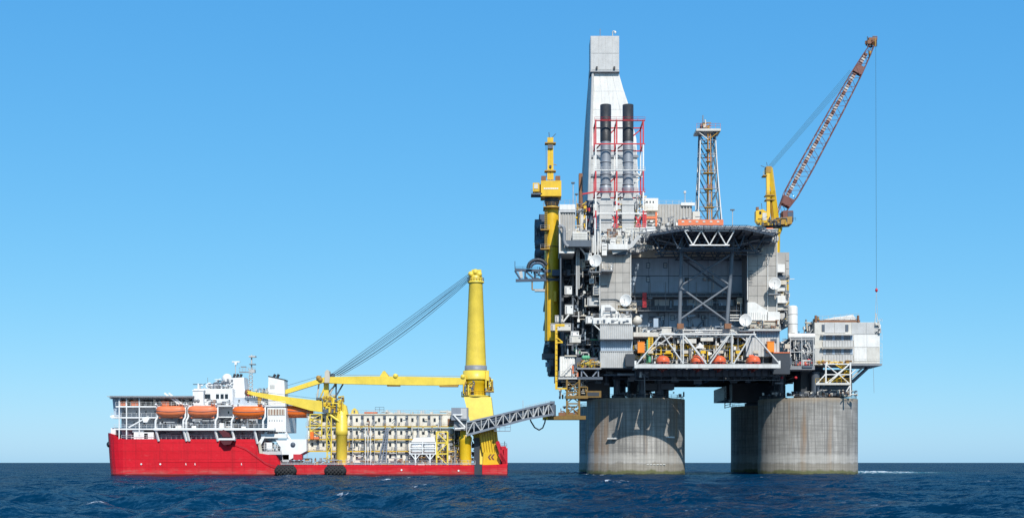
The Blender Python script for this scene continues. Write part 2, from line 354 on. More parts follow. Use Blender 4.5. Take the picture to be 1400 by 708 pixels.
# ================================================================ the sea
def wave_set():
    g = np.random.RandomState(7); w = []
    for lam, amp, nn in ((60, 0.06, 3), (30, 0.075, 5), (17, 0.10, 8), (10, 0.09, 10), (6, 0.07, 12), (3.6, 0.048, 14), (2.2, 0.026, 14)):
        for i in range(nn):
            a = g.normal(R(205), 0.55); L = lam * g.uniform(0.8, 1.25)
            w.append((L, amp * g.uniform(0.6, 1.2), math.cos(a), math.sin(a), g.uniform(0, 6.28)))
    return w
def make_sea():
    rings = [8.0]
    while rings[-1] < 45000: rings.append(rings[-1] * (1.0085 if 70 < rings[-1] < 1500 else 1.03))
    rings = np.array(rings)
    ang = np.concatenate([np.linspace(R(-180), R(-32), 36, endpoint=False), np.linspace(R(-32), R(32), 640, endpoint=False), np.linspace(R(32), R(180), 36, endpoint=False)])
    nr, na = len(rings), len(ang)
    rr, aa = np.meshgrid(rings, ang, indexing='ij')
    x = rr * np.sin(aa); y = CAMY + rr * np.cos(aa)
    dr = np.maximum(rr * 0.0085, rr * R(64) / 640); z = np.zeros_like(x)
    inview = (np.abs(aa) < R(32))
    dr = np.where(inview, dr, rr * 0.08)
    dx = np.zeros_like(x); dy = np.zeros_like(x)
    for L, A, cx, cy, ph in wave_set():
        k = 2 * math.pi / L; t = k * (x * cx + y * cy) + ph
        fade = np.clip(L / (dr * 2.5) - 1, 0, 1)
        z += A * fade * np.cos(t); dx -= 0.8 * A * fade * cx * np.sin(t); dy -= 0.8 * A * fade * cy * np.sin(t)
    g = np.random.RandomState(3); gust = np.zeros_like(x)
    for i in range(10):
        L = g.uniform(60, 220); a = g.uniform(0, 6.28); gust += np.cos(2 * math.pi / L * (x * math.cos(a) + y * math.sin(a)) + g.uniform(0, 6.28))
    gust /= 10 ** 0.5
    z *= 1 + 0.25 * np.clip(gust, -1, 1)
    foam = np.clip((z - 1.2 - 0.25 * np.clip(-gust, -1, 1)) / 0.35, 0, 1)
    def patch(px, py, sx, sy, a):                      # wash: broken water round the legs and the hull
        d = H * F / (py - CY); cx_, cy_ = (px - CX) * d / F, CAMY + d
        return a * np.exp(-((x - cx_) / sx) ** 2 - ((y - cy_) / sy) ** 2)
    for args in ((1186, 646.5, 6, 16, 1.6), (1210, 646, 8, 18, 1.6), (1238, 646.5, 6, 12, 1.0), (165, 650.5, 5, 3, 0.9), (205, 651, 7, 2, 0.5), (300, 651, 10, 2, 0.45),
                 (545, 651.5, 10, 2, 0.6), (590, 651.5, 7, 2, 0.5), (430, 652, 8, 2, 0.45), (805, 649, 4, 4, 0.5), (940, 648, 4, 4, 0.5)):
        foam = np.maximum(foam, np.clip(patch(*args), 0, 1))
    gs_ = random.Random(12)                            # scattered small breaking crests
    for k in range(95):
        py_ = CY + 3.5 + 68 * gs_.random() ** 2.2; d_ = H * F / (py_ - CY); wd = gs_.uniform(0.5, 1.5) * (1 + d_ / 500)
        pt = patch(gs_.uniform(0, 1400), py_, wd, max(0.5, d_ * gs_.uniform(0.004, 0.011)), gs_.uniform(0.8, 1.5))
        foam = np.maximum(foam, np.clip(pt * np.clip(0.75 + z * 1.2, 0, 1.3), 0, 1))
    for lx, ly in ((39.0, 0), (97.75, 0), (39.0, 58.75), (97.75, 58.75)):      # slop round each leg
        rad = np.hypot(x - lx, y - ly); foam = np.maximum(foam, 0.85 * np.exp(-((rad - 17.4) / 1.8) ** 2))
    foam = np.maximum(foam, 0.85 * np.exp(-((y + 53.2) / 1.3) ** 2) * (x > -124) * (x < -3))
    wash = np.clip(patch(1208, 646.2, 17, 24, 1.1), 0, 1)
    z += 0.55 * wash * (1 + 0.6 * np.sin(x * 0.9) * np.cos(y * 0.35 + x * 0.2))      # heaped, broken water beside the leg
    co = np.stack([x + dx, y + dy, z], -1).reshape(-1, 3)
    idx = np.arange(nr * na).reshape(nr, na)
    a, b = idx[:-1, :], idx[1:, :]
    q = np.stack([a, b, np.roll(b, -1, 1), np.roll(a, -1, 1)], -1).reshape(-1, 4)[:, ::-1]
    me = bpy.data.meshes.new('sea'); me.vertices.add(len(co)); me.vertices.foreach_set('co', co.ravel())
    me.loops.add(q.size); me.loops.foreach_set('vertex_index', q.ravel().astype(np.int32))
    me.polygons.add(len(q)); me.polygons.foreach_set('loop_start', np.arange(0, q.size, 4, dtype=np.int32))
    me.polygons.foreach_set('use_smooth', np.ones(len(q), dtype=bool))
    for nm, arr in (('foam', foam), ('wash', wash)):
        at = me.attributes.new(nm, 'FLOAT', 'POINT'); at.data.foreach_set('value', arr.ravel().astype(np.float32))
    me.update(); me.validate()
    m, n, l, bs = nt('sea_water')
    g = n.new('ShaderNodeNewGeometry'); pos = g.outputs['Position']
    fa = n.new('ShaderNodeAttribute'); fa.attribute_name = 'foam'; wa = n.new('ShaderNodeAttribute'); wa.attribute_name = 'wash'
    big = noise(n, l, pos, (0.012, 0.02, 1), 1, 3)
    col = mixc(n, l, ramp(n, l, big, 0.3, 0.7), SEA_A, SEA_B)
    col = mixc(n, l, math_(n, l, 'MULTIPLY', wa.outputs['Fac'], 0.7), col, (0.05, 0.22, 0.26))
    fn = noise(n, l, pos, (0.8, 0.35, 1), 1, 9, 0.8)
    fm = math_(n, l, 'MULTIPLY', fa.outputs['Fac'], ramp(n, l, fn, 0.50, 0.68))
    fm = math_(n, l, 'MAXIMUM', fm, math_(n, l, 'MULTIPLY', wa.outputs['Fac'], ramp(n, l, fn, 0.44, 0.58, 0, 0.75)))
    gate = ramp(n, l, noise(n, l, pos, (0.13, 0.010, 1), 1, 4, 0.6), 0.34, 0.50)
    gate = math_(n, l, 'ADD', math_(n, l, 'MULTIPLY', gate, wa.outputs['Fac']), math_(n, l, 'SUBTRACT', 1.0, wa.outputs['Fac']))
    fm = math_(n, l, 'MULTIPLY', fm, gate)
    fm = ramp(n, l, fm, 0.12, 0.5)
    col = mixc(n, l, fm, col, (0.78, 0.82, 0.84))
    def slope(scale, amt):                             # chop: facet slopes from vector noise, the same at any distance
        mp = n.new('ShaderNodeMapping'); mp.inputs['Scale'].default_value = scale; l.new(pos, mp.inputs[0])
        t = n.new('ShaderNodeTexNoise'); t.inputs['Scale'].default_value = 1.0; t.inputs['Detail'].default_value = 5.0; t.inputs['Roughness'].default_value = 0.6; l.new(mp.outputs[0], t.inputs['Vector'])
        v = n.new('ShaderNodeVectorMath'); v.operation = 'SUBTRACT'; l.new(t.outputs['Color'], v.inputs[0]); v.inputs[1].default_value = (0.5, 0.5, 0.5)
        w = n.new('ShaderNodeVectorMath'); w.operation = 'MULTIPLY'; l.new(v.outputs[0], w.inputs[0]); w.inputs[1].default_value = (amt, amt, 0.0)
        return w.outputs[0]
    vec = g.outputs['Normal']
    for sc_, am in SEA_CHOP:
        ad = n.new('ShaderNodeVectorMath'); ad.operation = 'ADD'; l.new(vec, ad.inputs[0]); l.new(slope(sc_, am), ad.inputs[1]); vec = ad.outputs[0]
    nn = n.new('ShaderNodeVectorMath'); nn.operation = 'NORMALIZE'; l.new(vec, nn.inputs[0]); 
    # body colour under a broken, wave-masked reflection of the sky
    n.remove(bs); df = n.new('ShaderNodeBsdfDiffuse'); gs = n.new('ShaderNodeBsdfGlossy'); fre = n.new('ShaderNodeFresnel'); fre.inputs['IOR'].default_value = 1.33
    mx = n.new('ShaderNodeMixShader'); l.new(col, df.inputs['Color']); gs.inputs['Roughness'].default_value = SEA_ROUGH
    for q in (gs, fre): l.new(nn.outputs[0], q.inputs['Normal'])
    fk = math_(n, l, 'MULTIPLY', math_(n, l, 'MULTIPLY', fre.outputs[0], SEA_SPEC), ramp(n, l, fm, 0, 1, 1, 0))
    l.new(fk, mx.inputs[0]); l.new(df.outputs[0], mx.inputs[1]); l.new(gs.outputs[0], mx.inputs[2]); l.new(mx.outputs[0], n['Material Output'].inputs[0])
    me.materials.append(m)
    ob = bpy.data.objects.new('sea', me); C.objects.link(ob); ob['kind'] = 'structure'
SEA_A, SEA_B, SEA_ROUGH, SEA_SPEC = (0.0003, 0.017, 0.043), (0.0006, 0.030, 0.070), 0.10, 0.31
SEA_CHOP = (((4.0, 4.0, 1), 1.0), ((1.6, 1.6, 1), 1.6), ((0.35, 0.5, 1), 1.7), ((0.07, 0.12, 1), 1.1))
make_sea()

# ================================================================ the platform's concrete legs
LEGX = (39.0, 97.75); LEGR = 16.75; LEGTOP = 25.4; LEGBACK = 58.75
def leg(x, y, label, extra):
    t = thing('concrete_leg', label, 'platform leg', (x, y, 0), 'concrete legs of the platform')
    MB().lathe((x, y, 0), [(LEGR, -14), (LEGR, 4.2), (LEGR - 0.05, 4.4), (LEGR - 0.05, LEGTOP)], 'concrete', n=96).part('shaft', t)
    # top ring with railings and bearing blocks
    b = MB()
    pts = [(x + (LEGR - 0.5) * math.cos(R(a)), y + (LEGR - 0.5) * math.sin(R(a)), LEGTOP) for a in range(0, 361, 12)]
    b.rail(pts, 'mid_grey', h=1.2, sp=3); b.part('railing', t)
    for dx, dy, rad in extra:
        base = MB().lathe((x + dx, y + dy, LEGTOP), [(rad * 1.6, 0.01), (rad * 1.6, 0.9), (rad * 1.1, 1.2)], 'steel_dark', n=16).part('bearing', t)
        mem(t, 'support_column', (x + dx, y + dy, LEGTOP + 1.0), (x + dx, y + dy, 34.2), rad, 'steel_dark')
    return t
ll = leg(LEGX[0], 0, 'left front concrete leg, crossed by the curved shadow of the deck', [(-7.2, -11, 1.1), (1.0, -13, 1.1), (7, -9.5, 1.4), (-11, 6, 2.2), (11, 6, 1.0), (0, 10, 2.0)])
lr = leg(LEGX[1], 0, 'right front concrete leg, sunlit from edge to edge', [(-10.5, -8, 0.8), (0.2, -11, 1.5), (3.2, -6, 1.4), (11, 4, 1.6), (-8, 8, 2.0)])
leg(LEGX[0], LEGBACK, 'shaded concrete leg showing as a dark strip behind the left front leg', [(-8, -8, 2), (8, -8, 2), (0, 9, 2), (-6, 6, 1.5)])
leg(LEGX[1], LEGBACK, 'dark shaded concrete leg behind the sunlit right front leg', [(-10, -10, 2), (8, -8, 2), (0, 9, 2), (-6, 6, 1.5)])
for (a, w, h, zz) in ((-32, 3.2, 0.5, 12.0), (37, 3.0, 0.5, 12.4)):            # ledges that throw short shadows
    xx, yy = LEGX[0] + LEGR * math.sin(R(a)), -LEGR * math.cos(R(a))
    MB().beam((xx - w / 2 * math.cos(R(a)), yy - w / 2 * math.sin(R(a)) - 0.4, zz), (xx + w / 2 * math.cos(R(a)), yy + w / 2 * math.sin(R(a)) - 0.4, zz), 1.6, 'white', h=h).part('ledge', ll)
b = MB()
for k in range(6):
    xq = 884 + k * 4.5; yq = -math.sqrt(LEGR ** 2 - (X(xq, -16) - LEGX[0]) ** 2); b.pb(xq, xq + 3.2, 634.2, 635.0, yq - .12, yq + .6, 'white')
b.part('depth_mark', ll)

# ================================================================ main deck over the legs
D0, D1 = 34.0, 38.0
deck = thing('platform_deck', 'broad dark steel deck carrying the modules across the four legs', 'deck', (62, 25, D0))
MB().box(13, 87.5, -24, 76, D0 + 1.6, D1, 'steel_dark').box(87.6, 104, 4, 76, D0 + 1.6, D1, 'steel_dark').part('deck_plate', deck)
for i, yy in enumerate((-23.5, -8, 8, 30, 52, 74)):
    MB().box(13.5, 87 if yy < 5 else 103.5, yy, yy + 1.0, D0, D0 + 1.55, 'steel_black').part('girder', deck)
for i, xx in enumerate((14, 24, 39, 54, 69, 83, 97, 102)):
    MB().box(xx, xx + 1.0, -22.4 if xx < 88 else 8.8, 73.9, D0 + 0.35, D0 + 1.5, 'steel_black').part('cross_girder', deck)
# front fascia between containers and the right-hand block
b = MB(); b.pb(868, 1066, 506, 514, -27, -24.1, 'steel_dark')
for k in range(22): b.pb(870 + k * 9, 871.2 + k * 9, 505, 515, -27.4, -27.05, 'steel_black')
b.part('fascia_beam', deck)
# pipes and walkways hung under the deck
b = MB(); g = random.Random(5)
for k in range(9):
    yy = -26 + k * 1.3; zz = 33.6 - g.random() * 2.0; b.tube((16 + g.random() * 20, yy, zz), (88 - g.random() * 25, yy, zz), g.uniform(0.15, 0.45), g.choice(['steel_dark', 'steel_black', 'mid_grey']), n=6)
for k in range(46):
    xx, yy = g.uniform(15, 87), g.uniform(-24, -12); h = g.uniform(1, 4.5)
    b.tube((xx, yy, 34), (xx, yy, 34 - h), g.uniform(0.08, 0.3), g.choice(['steel_dark', 'steel_black']), n=5)
    if g.random() < 0.6: b.box(xx - g.uniform(.4, 1.8), xx + g.uniform(.4, 1.8), yy - .6, yy + .6, 34 - h, 34 - h + g.uniform(.4, 1.6), g.choice(['steel_dark', 'steel_black', 'mid_grey']))
b.part('under_deck_pipework', deck, kind='stuff')
b = MB(); zz = Z(519, -25); b.box(X(868, -25), X(1066, -25), -25.5, -24.2, zz - 0.15, zz, 'mid_grey'); b.rail([(X(868, -25), -25.4, zz), (X(1066, -25), -25.4, zz)], 'mid_grey', h=1.3, sp=4)
for k in range(12): b.tube((X(870 + k * 17, -25), -25, zz), (X(870 + k * 17, -25), -25, 34.4), 0.1, 'steel_dark', n=4)
b.part('hanging_walkway', deck)
bolt(deck, 'hanging_tank', (957, 984, 505, 517, -24.05, -18), 'steel_dark')
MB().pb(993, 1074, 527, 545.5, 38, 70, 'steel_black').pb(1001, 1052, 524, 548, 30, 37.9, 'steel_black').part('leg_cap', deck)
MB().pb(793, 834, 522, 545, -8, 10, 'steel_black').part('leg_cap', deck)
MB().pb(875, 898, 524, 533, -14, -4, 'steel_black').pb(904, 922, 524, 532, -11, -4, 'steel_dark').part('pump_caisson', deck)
b = MB()                                                    # hanging valve cluster that shows white under the deck edge
for k in range(12):
    b.tube(P(874 + g.uniform(0, 14), 508, -30), P(874 + g.uniform(0, 14), 516, -30), 0.14, g.choice(['white', 'mid_grey', 'steel_dark']), n=5)
b.tube(P(881, 515, -30), P(882, 543, -16), 0.18, 'light_grey', n=6)
b.part('valve_cluster', deck, kind='stuff')
b = MB()                                                    # rung lattice hanging at the right-hand rear leg
for k in range(7): b.tube(P(991, 538 + k * 3.2, 36), P(1000, 536 + k * 3.2, 36), 0.12, 'steel_dark', n=4)
b.tube(P(991, 532, 36), P(991, 558, 36), 0.18, 'steel_dark', n=5).tube(P(999, 530, 36), P(998, 556, 36), 0.18, 'steel_dark', n=5)
b.part('escape_ladder', deck)
# two red lamps under the deck
for i, (a, c) in enumerate(((1069, 516), (1088, 516))): MB().lathe(P(a, c, -20), [(0.3, -0.4), (0.6, 0), (0.3, 0.4)], 'frame_red', n=10).part('beacon_housing', deck)

# ================================================================ living quarters: two grey towers and the shaded wall between
lq = thing('living_quarters', 'grey living quarters: two panelled towers with a shaded windowed wall between', 'building', (X(940, -14), -14, D1))
MB().pb(820.6, 861.4, 345, 441, -23.8, -4, 'mid_grey').part('tower_core', lq)
MB().pb(1022.6, 1061.4, 322, 446, -23.8, -4, 'mid_grey').part('tower_core', lq)
g = random.Random(11)
def panels(px0, px1, py0, py1, Y, nx, ny, gap, mats, name='wall_panel', th=0.16):
    w, h = (px1 - px0) / nx, (py1 - py0) / ny; cache = {}
    for i in range(nx):
        for j in range(ny):
            m = g.choice(mats)
            if m not in cache:
                s = S(Y); bb = MB(); bb.box(gap, w * s - gap, -th, 0, gap, h * s - gap, m); cache[m] = bb.mesh(name)
            ob = bpy.data.objects.new(name, cache[m]); C.objects.link(ob); ob.parent = lq
            ob.location = P(px0 + i * w, py0 + (j + 1) * h, Y) - ORG[lq] + Vector((0, -g.uniform(0, 0.03), 0))
panels(821, 861.5, 346, 440, -23.82, 4, 7, 0.05, ['panel_a', 'panel_b', 'panel_c', 'panel_a'])
panels(1023, 1061, 323, 445, -23.82, 3, 9, 0.05, ['panel_a', 'panel_b', 'panel_c', 'panel_a'])
# wall in the recess
MB().pb(858, 1024, 340, 448, -11.8, -2, 'steel_dark').part('recess_core', lq)
panels(860, 1022, 353, 377, -11.82, 6, 1, 0.08, ['wall_blue'])
panels(860, 1022, 377.5, 401, -11.82, 6, 1, 0.08, ['wall_blue'])
panels(860, 1022, 424, 447, -11.82, 6, 1, 0.08, ['wall_blue'])
panels(860, 1022, 409, 418, -11.82, 8, 1, 0.06, ['light_grey', 'wall_blue'])
def window(px, py, w, h, Y, glass='glass_pale', fr='navy'):
    f = MB(); x, z, s = X(px, Y), Z(py, Y), S(Y); w *= s / 2; h *= s / 2
    f.box(x - w, x + w, Y - 0.14, Y, z + h - 0.22, z + h, fr).box(x - w, x + w, Y - 0.14, Y, z - h, z - h + 0.22, fr)
    f.box(x - w, x - w + 0.2, Y - 0.14, Y, z - h + .22, z + h - .22, fr).box(x + w - 0.2, x + w, Y - 0.14, Y, z - h + .22, z + h - .22, fr)
    f.box(x - w + .2, x + w - .2, Y - 0.12, Y, z - 0.08, z + 0.08, fr)
    o = f.part('window', lq)
    MB().box(x - w + .2, x + w - .2, Y - 0.05, Y + 0.02, z - h + .22, z + h - .22, glass).part('pane', o)
for a, c in ((886, 363), (909.5, 363), (886, 382), (939, 383), (906, 434.5), (919.5, 434.5), (942, 434.5), (961.5, 434.5), (985, 434.5)):
    window(a, c, 5.6, 7.2, -12.0, 'glass_pale' if c != 383 else 'glass')
# parapets and the set-back wall under the helideck
bolt(lq, 'parapet', (848, 1023, 341.5, 351.5, -14, -11.9), 'cream')
MB().corr(874, 1018, 322, 340, -10, 0.35, 0.9, 'light_grey').pb(874, 1018, 322, 340, -9.6, 0, 'light_grey').part('upper_wall', lq)
b = MB()
for k in range(14): b.pb(876 + k * 4.3, 878.5 + k * 4.3, 337.5, 340.5, -10.7, -10.05, 'off_white')
b.part('vent_row', lq)
# pipes and trim
for a, t0, t1 in ((820, 345, 440), (862.3, 346, 405), (1022, 330, 410), (1049.5, 350, 430), (1062, 330, 440)):
    mem(lq, 'downpipe', P(a, t0, -24.3), P(a, t1, -24.3), 0.16, 'white')
b = MB(); b.path([P(821, 409, -24.3), P(842, 409, -24.3), P(851, 413, -24.3)], 0.14, 'steel_dark').path([P(822, 391, -24.3), P(830, 390, -24.3)], 0.14, 'steel_dark')
b.part('cable_run', lq)
b = MB()
for k in range(5): b.tube(P(1023, 371 + k * 4, -24.6), P(1029, 370 + k * 4, -24.6), 0.09, 'steel_dark', n=4)
b.part('rung', lq)
# walkways across the recess
for zpy, dpt in ((424, -16.5), (404.5, -15.5)):
    zz = Z(zpy, dpt); bb = MB().box(X(864, dpt), X(1021, dpt), dpt, -12.05, zz - 0.25, zz, 'mid_grey').part('walkway', lq)
    MB().rail([(X(864, dpt), dpt + .1, zz), (X(1021, dpt), dpt + .1, zz)], 'mid_grey', h=1.2, sp=2.6, r=0.07).part('railing', bb)
    for k in range(8): mem(lq, 'walkway_post', P(868 + k * 21, zpy, dpt + 0.3), P(868 + k * 21, zpy - 19, dpt + 0.3), 0.12, 'mid_grey')
bolt(lq, 'ladder_cage', (878.5, 884, 400, 420, -17.2, -16.7), 'frame_red')
for a in (890, 915, 934, 958, 975, 1003): bolt(lq, 'door', (a, a + 5, 409.5, 417.6, -12.2, -12.02), 'steel_dark')
b = MB(); clutter(b, 864, 1020, 405, 447, -15.5, -12.6, 90, ['mid_grey', 'steel_dark', 'wall_blue'], 21); b.part('wall_pipework', lq, kind='stuff')
for a in (963.5, 971): MB().lathe(P(a, 381.5, -13.0), [(0.25, -0.6), (0.55, 0.0), (0.6, 0.5), (0.2, 0.7)], 'light_grey', n=12, axis='y').part('floodlight', lq)
MB().tube(P(975, 371, -12.6), P(975, 395, -12.6), 0.22, 'light_grey').part('vent_pipe', lq)
bolt(lq, 'lamp_box', (1008, 1015, 407, 415, -17, -14), 'cream')
b = MB()
for k in range(3): b.pb(998, 1014, 430 + k * 3.6, 431.2 + k * 3.6, -17.5, -16.8, 'white')
b.tube(P(1013, 414, -17), P(1013, 440, -17), 0.2, 'white').part('landing_rail', lq)
# left tower balcony
bal = bolt(lq, 'balcony', (822, 838.5, 369, 370.6, -29, -23.9), 'mid_grey')
b = MB(); zz = Z(369, -29); b.rail([(X(822, -29), -24.2, zz), (X(822, -29), -28.9, zz), (X(838.5, -29), -28.9, zz), (X(838.5, -29), -24.2, zz)], 'light_grey', h=2.2, sp=1.6, r=0.07)
clutter(b, 823, 837, 360, 369, -28, -25, 12, ['yellow', 'cream', 'white', 'steel_dark'], 4); b.part('balcony_fittings', bal)
b = MB(); b.pb(820, 858, 341, 345, -25, -5, 'cream'); b.rail([P(820, 341, -24.9), P(858, 341, -24.9)], 'white'); b.part('roof_slab', lq)
# right tower: white sloped cladding at its foot
MB().pp([(1022, 413), (1032, 413), (1049, 424), (1049, 447), (1022, 447)], -27.5, -24.2, 'white').part('sloped_cabin', lq)
b = MB()
for k in range(9): b.pb(1024 + k * 3, 1024.7 + k * 3, 427 if k < 6 else 430, 440, -27.62, -27.51, 'light_grey')
b.part('cabin_rib', lq)
bolt(lq, 'cabin_annex', (1050, 1066, 426, 447, -27.3, -24.2), 'white')
MB().pb(1026, 1066, 438, 450, -29.5, -27.7, 'cream').pb(1020, 1068, 449.5, 452, -30, -27.65, 'light_grey').part('lower_gallery', lq)
b = MB(); clutter(b, 1026, 1065, 437, 448, -30.4, -29.6, 26, ['off_white', 'steel_dark', 'cream', 'rust_brown'], 8); b.rail([P(1024, 449, -30.2), P(1067, 449, -30.2)], 'white', h=1.3)
b.part('gallery_fittings', lq, kind='stuff')
MB().corr(1024, 1066, 452.2, 461, -28, 0.3, 0.8, 'wall_blue').corr(1020, 1066, 461.2, 487, -29, 0.3, 0.9, 'light_grey').pb(1020, 1066, 452, 488, -27.5, -24.2, 'light_grey').part('lower_cladding', lq)
bolt(lq, 'louvre', (1054, 1062, 463, 467, -29.2, -28.9), 'steel_dark')

# rear right block seen beside the right tower
rb = thing('service_module', 'narrow grey service module with white boxes on the right tower side', 'module', (X(1071, -10), -10, D1))
MB().pb(1062.5, 1079, 345, 446, -10, 20, 'panel_b').part('module_wall', rb)
for k, (y0, y1, m, d) in enumerate(((361, 372, 'white', -14), (376, 382, 'steel_dark', -12.5), (383, 389, 'cream', -14), (391, 398, 'white', -13), (404, 414, 'white', -14.5), (417, 424, 'off_white', -13), (428, 436, 'light_grey', -14))):
    MB().pb(1063, 1073 + (k % 3), y0, y1, d, -10.1, m).part('cabinet', rb)
for k in range(9):
    MB().pb(1074.4, 1078.6, 347 + k * 10.5, 356.5 + k * 10.5, -10.18, -10.02, g.choice(['panel_a', 'panel_c'])).part('wall_panel', rb)
b = MB(); clutter(b, 1063, 1079, 374, 446, -14, -10.5, 46, ['white', 'cream', 'yellow', 'steel_dark', 'mid_grey'], 31); b.part('fittings', rb, kind='stuff')
mem(rb, 'antenna', P(1079, 381.5, -10), P(1086, 381.5, -10), 0.12, 'white')

# upper modules and roofs behind the quarters
ub = thing('roof_module', 'white roof module with rows of small openings behind the exhaust stacks', 'module', (X(910, 0), 0, 60))
MB().pb(862, 1046, 309, 345, 0, 45, 'light_grey').part('roof_block', ub)
MB().corr(893, 946, 280, 306, 2, 0.4, 1.0, 'panel_c').pb(893, 946, 279, 309, 2.5, 30, 'panel_c').part('corrugated_house', ub)
MB().pb(881, 900, 271, 309, -1, 2.0, 'white').part('stair_house', ub)
for k in range(6): MB().pb(884 + (k % 3) * 4.2, 885.6 + (k % 3) * 4.2, 275 + (k // 3) * 13, 277.4 + (k // 3) * 13, -1.1, -1.02, 'glass').part('window', ub)
b = MB()
for k in range(3): zz = 287 + k * 7; b.pb(878, 900, zz, zz + 1.2, -2.5, -1.1, 'cream'); b.rail([P(878, zz, -2.4), P(900, zz, -2.4)], 'cream', h=1.2, sp=1.5)
b.part('stair_landing', ub)
MB().pb(931, 950, 277, 281, 1.5, 2.0, 'white').part('roof_rail', ub)
MB().pb(947, 957, 289, 309, 6, 20, 'off_white').part('lift_house', ub)
b = MB(); b.rail([P(893, 279, 2.7), P(946, 279, 2.7)], 'white', h=1.2, sp=2.2); clutter(b, 884, 960, 296, 309, -4, 0, 60, ['white', 'cream', 'steel_dark', 'light_grey', 'mid_grey'], 40)
b.part('roof_fittings', ub, kind='stuff')

# ================================================================ helideck
HX, HY, HZ, HR = X(968.5, -25), -25.0, 76.4, 19.6
hd = thing('helideck', 'octagonal dark steel helideck with white zigzag truss above the shaded wall', 'helideck', (HX, HY, HZ))
def octo(r, off=22.5): return [(HX + r / math.cos(R(22.5)) * math.cos(R(off + 45 * k)), HY + r / math.cos(R(22.5)) * math.sin(R(off + 45 * k))) for k in range(8)]
b = MB(); o1 = octo(HR)
b.add([(x, y, HZ - 0.7) for x, y in o1] + [(x, y, HZ) for x, y in o1], [tuple(range(7, -1, -1)), tuple(range(8, 16))] + [(i, (i + 1) % 8, 8 + (i + 1) % 8, 8 + i) for i in range(8)], 'steel_dark')
b.part('landing_deck', hd)
o2 = octo(HR + 1.9)
for k in range(8):
    j = (k + 1) % 8; b = MB()
    a0, a1, c0, c1 = Vector((*o1[k], HZ - .35)), Vector((*o1[j], HZ - .35)), Vector((*o2[k], HZ + .25)), Vector((*o2[j], HZ + .25))
    for t in range(9): b.tube(a0.lerp(a1, t / 8), c0.lerp(c1, t / 8), 0.09, 'steel_dark', n=4)
    for t in (0.35, 0.65, 1.0): b.tube(a0.lerp(c0, t), a1.lerp(c1, t), 0.08, 'steel_dark', n=4)
    for t in np.linspace(0, 1, 26): b.tube(a0.lerp(a1, t), c0.lerp(c1, t), 0.035, 'steel_black', n=3)
    b.part('safety_net', hd)
def zig(Y, px0, px1, pyt, pyb, n, mat, rt):
    zt, zb = HZ - 0.9, HZ - 5.4
    s = S(Y); x0, x1 = X(px0, Y), X(px1, Y)
    mem(hd, 'top_chord', (x0, Y, zt), (x1, Y, zt), rt, mat); mem(hd, 'bottom_chord', (x0 + 1.5, Y, zb), (x1 - 1.5, Y, zb), rt, mat)
    for k in range(n):
        a, c = x0 + (x1 - x0) * k / n, x0 + (x1 - x0) * (k + 1) / n; m = (a + c) / 2
        mem(hd, 'diagonal', (a, Y, zt), (m, Y, zb), rt * 0.85, mat); mem(hd, 'diagonal', (m, Y, zb), (c, Y, zt), rt * 0.85, mat)
zig(-43.6, 936, 1004, 312, 332, 3, 'white', 0.24)
for Y, w in ((-38, 50), (-32, 76), (-26, 80), (-20, 76), (-14, 52)): zig(Y, 968.5 - w, 968.5 + w, 0, 0, 6, 'steel_dark', 0.22)
for k in range(9):
    xx = HX - 16 + k * 4; e = HR if abs(xx - HX) < 8 else HR - (abs(xx - HX) - 8)
    MB().box(xx - .15, xx + .15, HY - e + .6, HY + e - .6, HZ - 1.5, HZ - 0.71, 'steel_black').part('deck_beam', hd)
LZ, LY = Z(446, -30), -30
la0, la1 = P(929, 446, LY), P(932.5, 334, LY); ra0, ra1 = P(993.5, 446, LY), P(1003, 334, LY)
mem(hd, 'support_leg', la0, la1 + Vector((0, 0, 4)), 0.62, 'steel_mid'); mem(hd, 'support_leg', ra0, ra1 + Vector((0, 0, 4)), 0.62, 'steel_mid')
mem(hd, 'cross_beam', P(932, 341, LY), P(1002, 341, LY), 0.6, 'steel_mid')
for a, c in (((932, 346), (998, 390)), ((1002, 346), (930, 391)), ((930, 393), (995, 440)), ((998, 390), (929, 437))):
    mem(hd, 'cross_brace', P(*a, LY), P(*c, LY), 0.36, 'steel_mid')
for a, c in (((936, 356), (1000, 402)), ): mem(hd, 'rear_brace', P(*a, -20), P(*c, -20), 0.3, 'steel_dark')
for sx, px in ((-1, 932), (1, 1003)):
    for k, (dx, Yt) in enumerate(((36, -31), (40, -25), (27, -17))):
        mem(hd, 'strut', P(px, 336, LY), (X(968.5 + sx * (34 + dx), Yt), Yt, HZ - 1.5), 0.3, 'steel_dark' if k else 'mid_grey')
    mem(hd, 'backstay', P(px, 340, LY), (X(px, -11), -11.6, Z(345, -11)), 0.35, 'steel_dark')
    bolt(hd, 'foot', (px - 6 - (6 if sx > 0 else 0), px + 3 - (6 if sx > 0 else 0), 442, 449, -30.9, -29.2), 'rust_brown')
bolt(hd, 'side_gallery', (884, 920, 325, 327.5, -21, -16), 'steel_dark'); bolt(hd, 'side_gallery', (1016, 1056, 325, 329.5, -30, -16), 'steel_dark')
b = MB(); g = random.Random(77)
clutter(b, 894, 940, 326, 341, -28, -14, 40, ['steel_dark', 'steel_black', 'mid_grey'], 3); clutter(b, 1000, 1055, 328, 345, -28, -14, 46, ['steel_dark', 'steel_black', 'mid_grey', 'cream'], 13); clutter(b, 936, 1000, 333, 341, -30, -16, 26, ['steel_dark', 'mid_grey'], 23)
b.part('under_deck_fittings', hd, kind='stuff')

ob = thing('perimeter_barrier', 'low orange barrier with pale square marks along the helideck front', 'barrier', P(959, 308, -43))
MB().pb(927, 989, 300.2, 308.2, -42, -41.6, 'orange_pale').part('barrier_wall', ob)
for k in range(6): bolt(ob, 'marker_plate', (932 + k * 9.6, 935.5 + k * 9.6, 302, 304.2, -42.1, -42.02), 'off_white')

